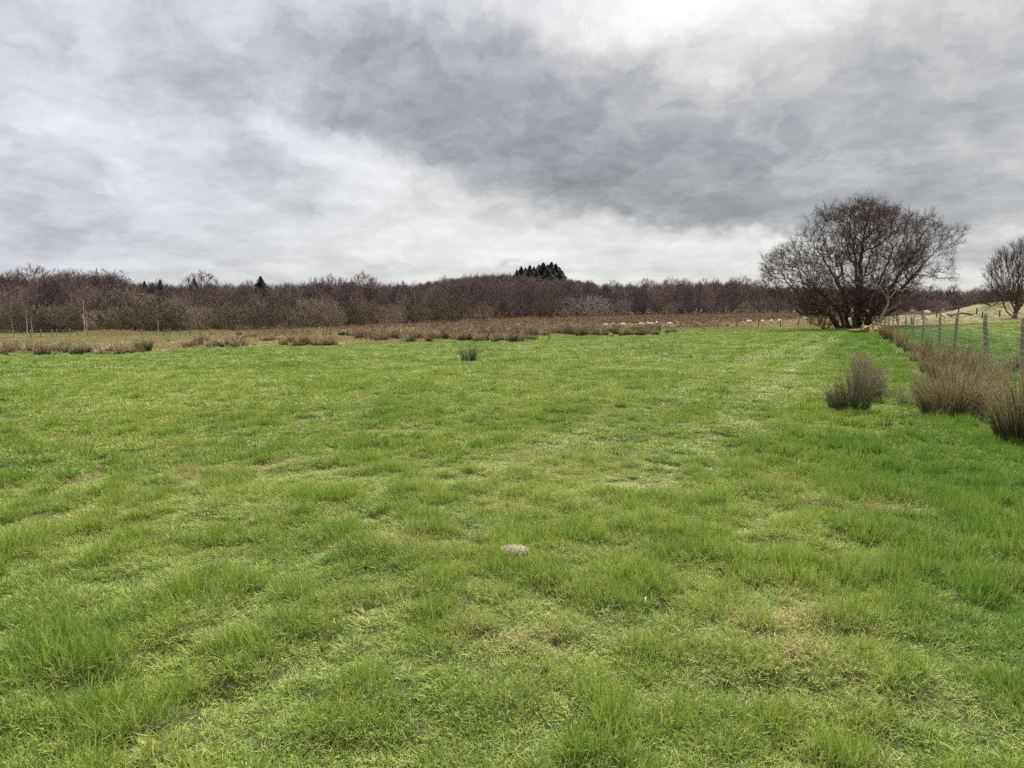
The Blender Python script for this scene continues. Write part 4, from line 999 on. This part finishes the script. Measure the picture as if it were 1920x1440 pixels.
logobj(1634, 55, [(-.75, .2, .42), (.55, 0, .36)], .14, .12, 4, 'moss-covered log lying across the top of the log pile', ())
logobj(1622, 54.3, [(-.12, -.45, .24), (.12, .4, .3)], .24, .2, 15, 'thick mossy log end-on at the left of the log pile', ())
logobj(1647, 54.2, [(.1, -.4, .2), (-.1, .5, .28)], .20, .18, 16, 'thick brown log end-on at the right of the log pile', ())
logobj(1652, 54.5, [(-.3, 0, .12), (.45, .4, .14)], .11, .09, 5, 'short mossy log at the right end of the log pile', ())
logobj(1315, 88, [(-.9, .2, 1.0), (.45, 0, .12)], .13, .10, 6, 'reddish rotten fallen trunk leaning in the far fence line', (), 'rotten', 'fallen_trunk')
logobj(1366, 92, [(-.7, 0, .16), (.9, .2, .22)], .13, .1, 7, 'dark log lying flat in the far fence line', (), 'bark_purple', 'fallen_trunk')
logobj(1800, 88, [(-1.6, 0, .2), (.2, .3, .5), (1.4, 0, .25)], .16, .1, 8, 'long dark fallen branch lying below the mound', (), 'bark_purple', 'fallen_trunk')
b = plant(simple_tree(63, 1.6, 3.6, .05, 160, 'dome', 7, .35, .3, .1, .014, .42, .02, 3, (.2, .6), 2), 'bark_dark', 'twig_purple', 'brush_pile', ground(1853, 90))
tag(b, 'low heap of brown brushwood below the mound', 'brush pile')

# ------------------------------------------------------------------ sheep
def fuse(parts, voxel, name, m, parent):
    bm = bmesh.new()
    for kind_, c, s_, rot in parts:
        mt_ = Matrix.Translation(c) @ rot.to_4x4() @ Matrix.Diagonal((*s_, 1))
        bmesh.ops.create_icosphere(bm, subdivisions=3, radius=1, matrix=mt_)
    me = bpy.data.meshes.new(name); bm.to_mesh(me); bm.free()
    o_ = bpy.data.objects.new(name, me); COL.objects.link(o_); md = o_.modifiers.new('r', 'REMESH'); md.mode = 'VOXEL'; md.voxel_size = voxel; md.use_smooth_shade = True
    m2 = o_.modifiers.new('s', 'SMOOTH'); m2.iterations = 3; m2.factor = .6
    dg = bpy.context.evaluated_depsgraph_get(); me2 = bpy.data.meshes.new_from_object(o_.evaluated_get(dg)); me2.name = name
    o_.modifiers.clear(); o_.data = me2; bpy.data.meshes.remove(me); me2.materials.clear(); me2.materials.append(m); o_.parent = parent
    return o_
I3 = Matrix.Identity(3)
def rotY(a): return Matrix.Rotation(R(a), 3, 'Y')
def make_sheep(head_down=True):
    root = empty('sheep'); pr = []
    pr += [('e', (0, 0, .56), (.42, .17, .18), I3), ('e', (-.30, 0, .56), (.17, .16, .18), I3), ('e', (.28, 0, .57), (.18, .16, .19), I3)]
    if head_down: chain = [(.42, .52, .12), (.50, .42, .10), (.57, .31, .085), (.62, .22, .075), (.67, .14, .062), (.70, .085, .045)]
    else: chain = [(.42, .66, .12), (.49, .74, .10), (.54, .82, .09), (.60, .84, .08), (.67, .81, .06), (.71, .79, .045)]
    for a, z_, r_ in chain: pr.append(('e', (a, 0, z_), (r_*1.1, r_*.85, r_*1.1), I3))
    ex, ez = (chain[3][0]-.04, chain[3][1]+.06)
    for s_ in (-1, 1): pr.append(('e', (ex, s_*.11, ez), (.035, .075, .022), Matrix.Rotation(R(-20*s_), 3, 'X')))
    for lx, fr_ in ((.27, 1), (-.32, 0)):
        for s_ in (-1, 1):
            if fr_: seg_ = [(.27, .40, .068), (.27, .30, .05), (.275, .22, .04), (.27, .14, .033), (.27, .07, .031), (.285, .025, .036)]
            else: seg_ = [(-.32, .42, .085), (-.31, .33, .06), (-.36, .25, .042), (-.37, .16, .035), (-.36, .08, .031), (-.345, .025, .036)]
            for (ax, az_, rr0), (bx_, bz_, rr1) in zip(seg_[:-1], seg_[1:]):
                for f_ in (0, .35, .7): pr.append(('e', (ax+(bx_-ax)*f_, s_*.10, az_+(bz_-az_)*f_), ((rr0+(rr1-rr0)*f_),)*2 + ((rr0+(rr1-rr0)*f_)*1.2,), I3))
            pr.append(('e', (seg_[-1][0], s_*.10, .03), (.045, .033, .03), I3))
    pr.append(('e', (-.47, 0, .5), (.035, .035, .12), rotY(10)))
    fuse(pr, .014, 'body', M['sheepskin'], root)
    rr_ = random.Random(5); fl_ = [('e', (0, 0, .58), (.46, .225, .23), I3), ('e', (-.32, 0, .58), (.19, .21, .22), I3), ('e', (.30, 0, .59), (.19, .2, .22), I3), ('e', (chain[0][0], 0, chain[0][1]), (.15, .14, .15), I3), ('e', (chain[1][0], 0, chain[1][1]), (.12, .11, .12), I3)]
    for k_ in range(150):
        a = rr_.uniform(0, 6.28); b__ = rr_.uniform(-.95, .95); q_ = math.sqrt(1-b__*b__)
        fl_.append(('e', (b__*.50, math.sin(a)*q_*.225, .58 + math.cos(a)*q_*.225), (.05,)*3, I3))
    fuse(fl_, .02, 'fleece', M['fleece'], root)
    return root
sg = make_sheep(True); su = make_sheep(False); ug = uu = False
for i, (px, py, rz, lb) in enumerate(shp):
    if i == 15: o_ = su
    elif not ug: o_ = sg; ug = True
    else: o_ = copy_tree(sg)
    o_.location = shp_at[i]; o_.location.z = float(hbase(o_.location.x, o_.location.y)); o_.rotation_euler = (0, 0, R(rz)); o_.scale = (.95,)*3
    tag(o_, 'white ' + lb if not lb.startswith('white') else lb, 'sheep', 'sheep grazing the far pasture')

# ------------------------------------------------------------------ small things in the near grass
p_ = pick(965, 1041); cl = empty('turf_clod', p_); tag(cl, 'small pale straw-covered clod lying on the grass in the foreground', 'clod')
bm = bmesh.new(); bmesh.ops.create_icosphere(bm, subdivisions=4, radius=1)
for v in bm.verts:
    n_ = float(fbm(v.co.x*2.3+5, v.co.y*2.3 + v.co.z*2, 77, 3)) - .5
    v.co = Vector((v.co.x*.072, v.co.y*.05, max(v.co.z, -.5)*.022 + .004))*(1 + n_*.5)
me = bpy.data.meshes.new('soil'); bm.to_mesh(me); bm.free(); me.materials.append(M['peat']); o_ = bpy.data.objects.new('soil', me); COL.objects.link(o_); o_.parent = cl; o_.location = (0, 0, .02)
rg = np.random.default_rng(8); n = 1700; a = rg.uniform(0, 6.28, n); q_ = np.sqrt(rg.uniform(0, 1, n))
b_ = np.stack([np.cos(a)*q_*.07, np.sin(a)*q_*.048, .045 - q_**2*.020 + rg.uniform(-.004, .006, n)], -1); v = np.stack([rg.normal(0, 1, n), rg.normal(0, 1, n), rg.normal(.1, .35, n)], -1); v /= np.linalg.norm(v, axis=1, keepdims=True)
L1 = rg.uniform(.012, .034, (n, 1)); g = Geo(); g.tubes(np.stack([b_ - v*L1, b_ + [0, 0, .003], b_ + v*L1 - [0, 0, .004]], 1), .0013, 3, None, rg.uniform(0, 1, n)); g.build('straw', M['straw'], cl)
def feather(px, py, s_, label, rz):
    p_ = pick(px, py); g = Geo(); K = 9; tt = np.linspace(0, 1, K); P = np.stack([tt*s_, .25*s_*np.sin(tt*2.2), .02 + .5*s_*np.sin(tt*1.5)], -1)
    g.ribbons([P], np.interp(tt, [0, .15, .5, 1], [.002, .010, .016, .002])[None, :]*s_/.05, np.array([[.3, .6, .7]])); o_ = g.build('feather', M['feather']); o_.location = p_; o_.rotation_euler = (0, 0, rz)
    tag(o_, label, 'feather')
feather(1212, 1142, .042, 'small white feather standing in the foreground grass', 1.2)
feather(1122, 1158, .035, 'tiny pale feather lying left of the standing feather', 2.6)
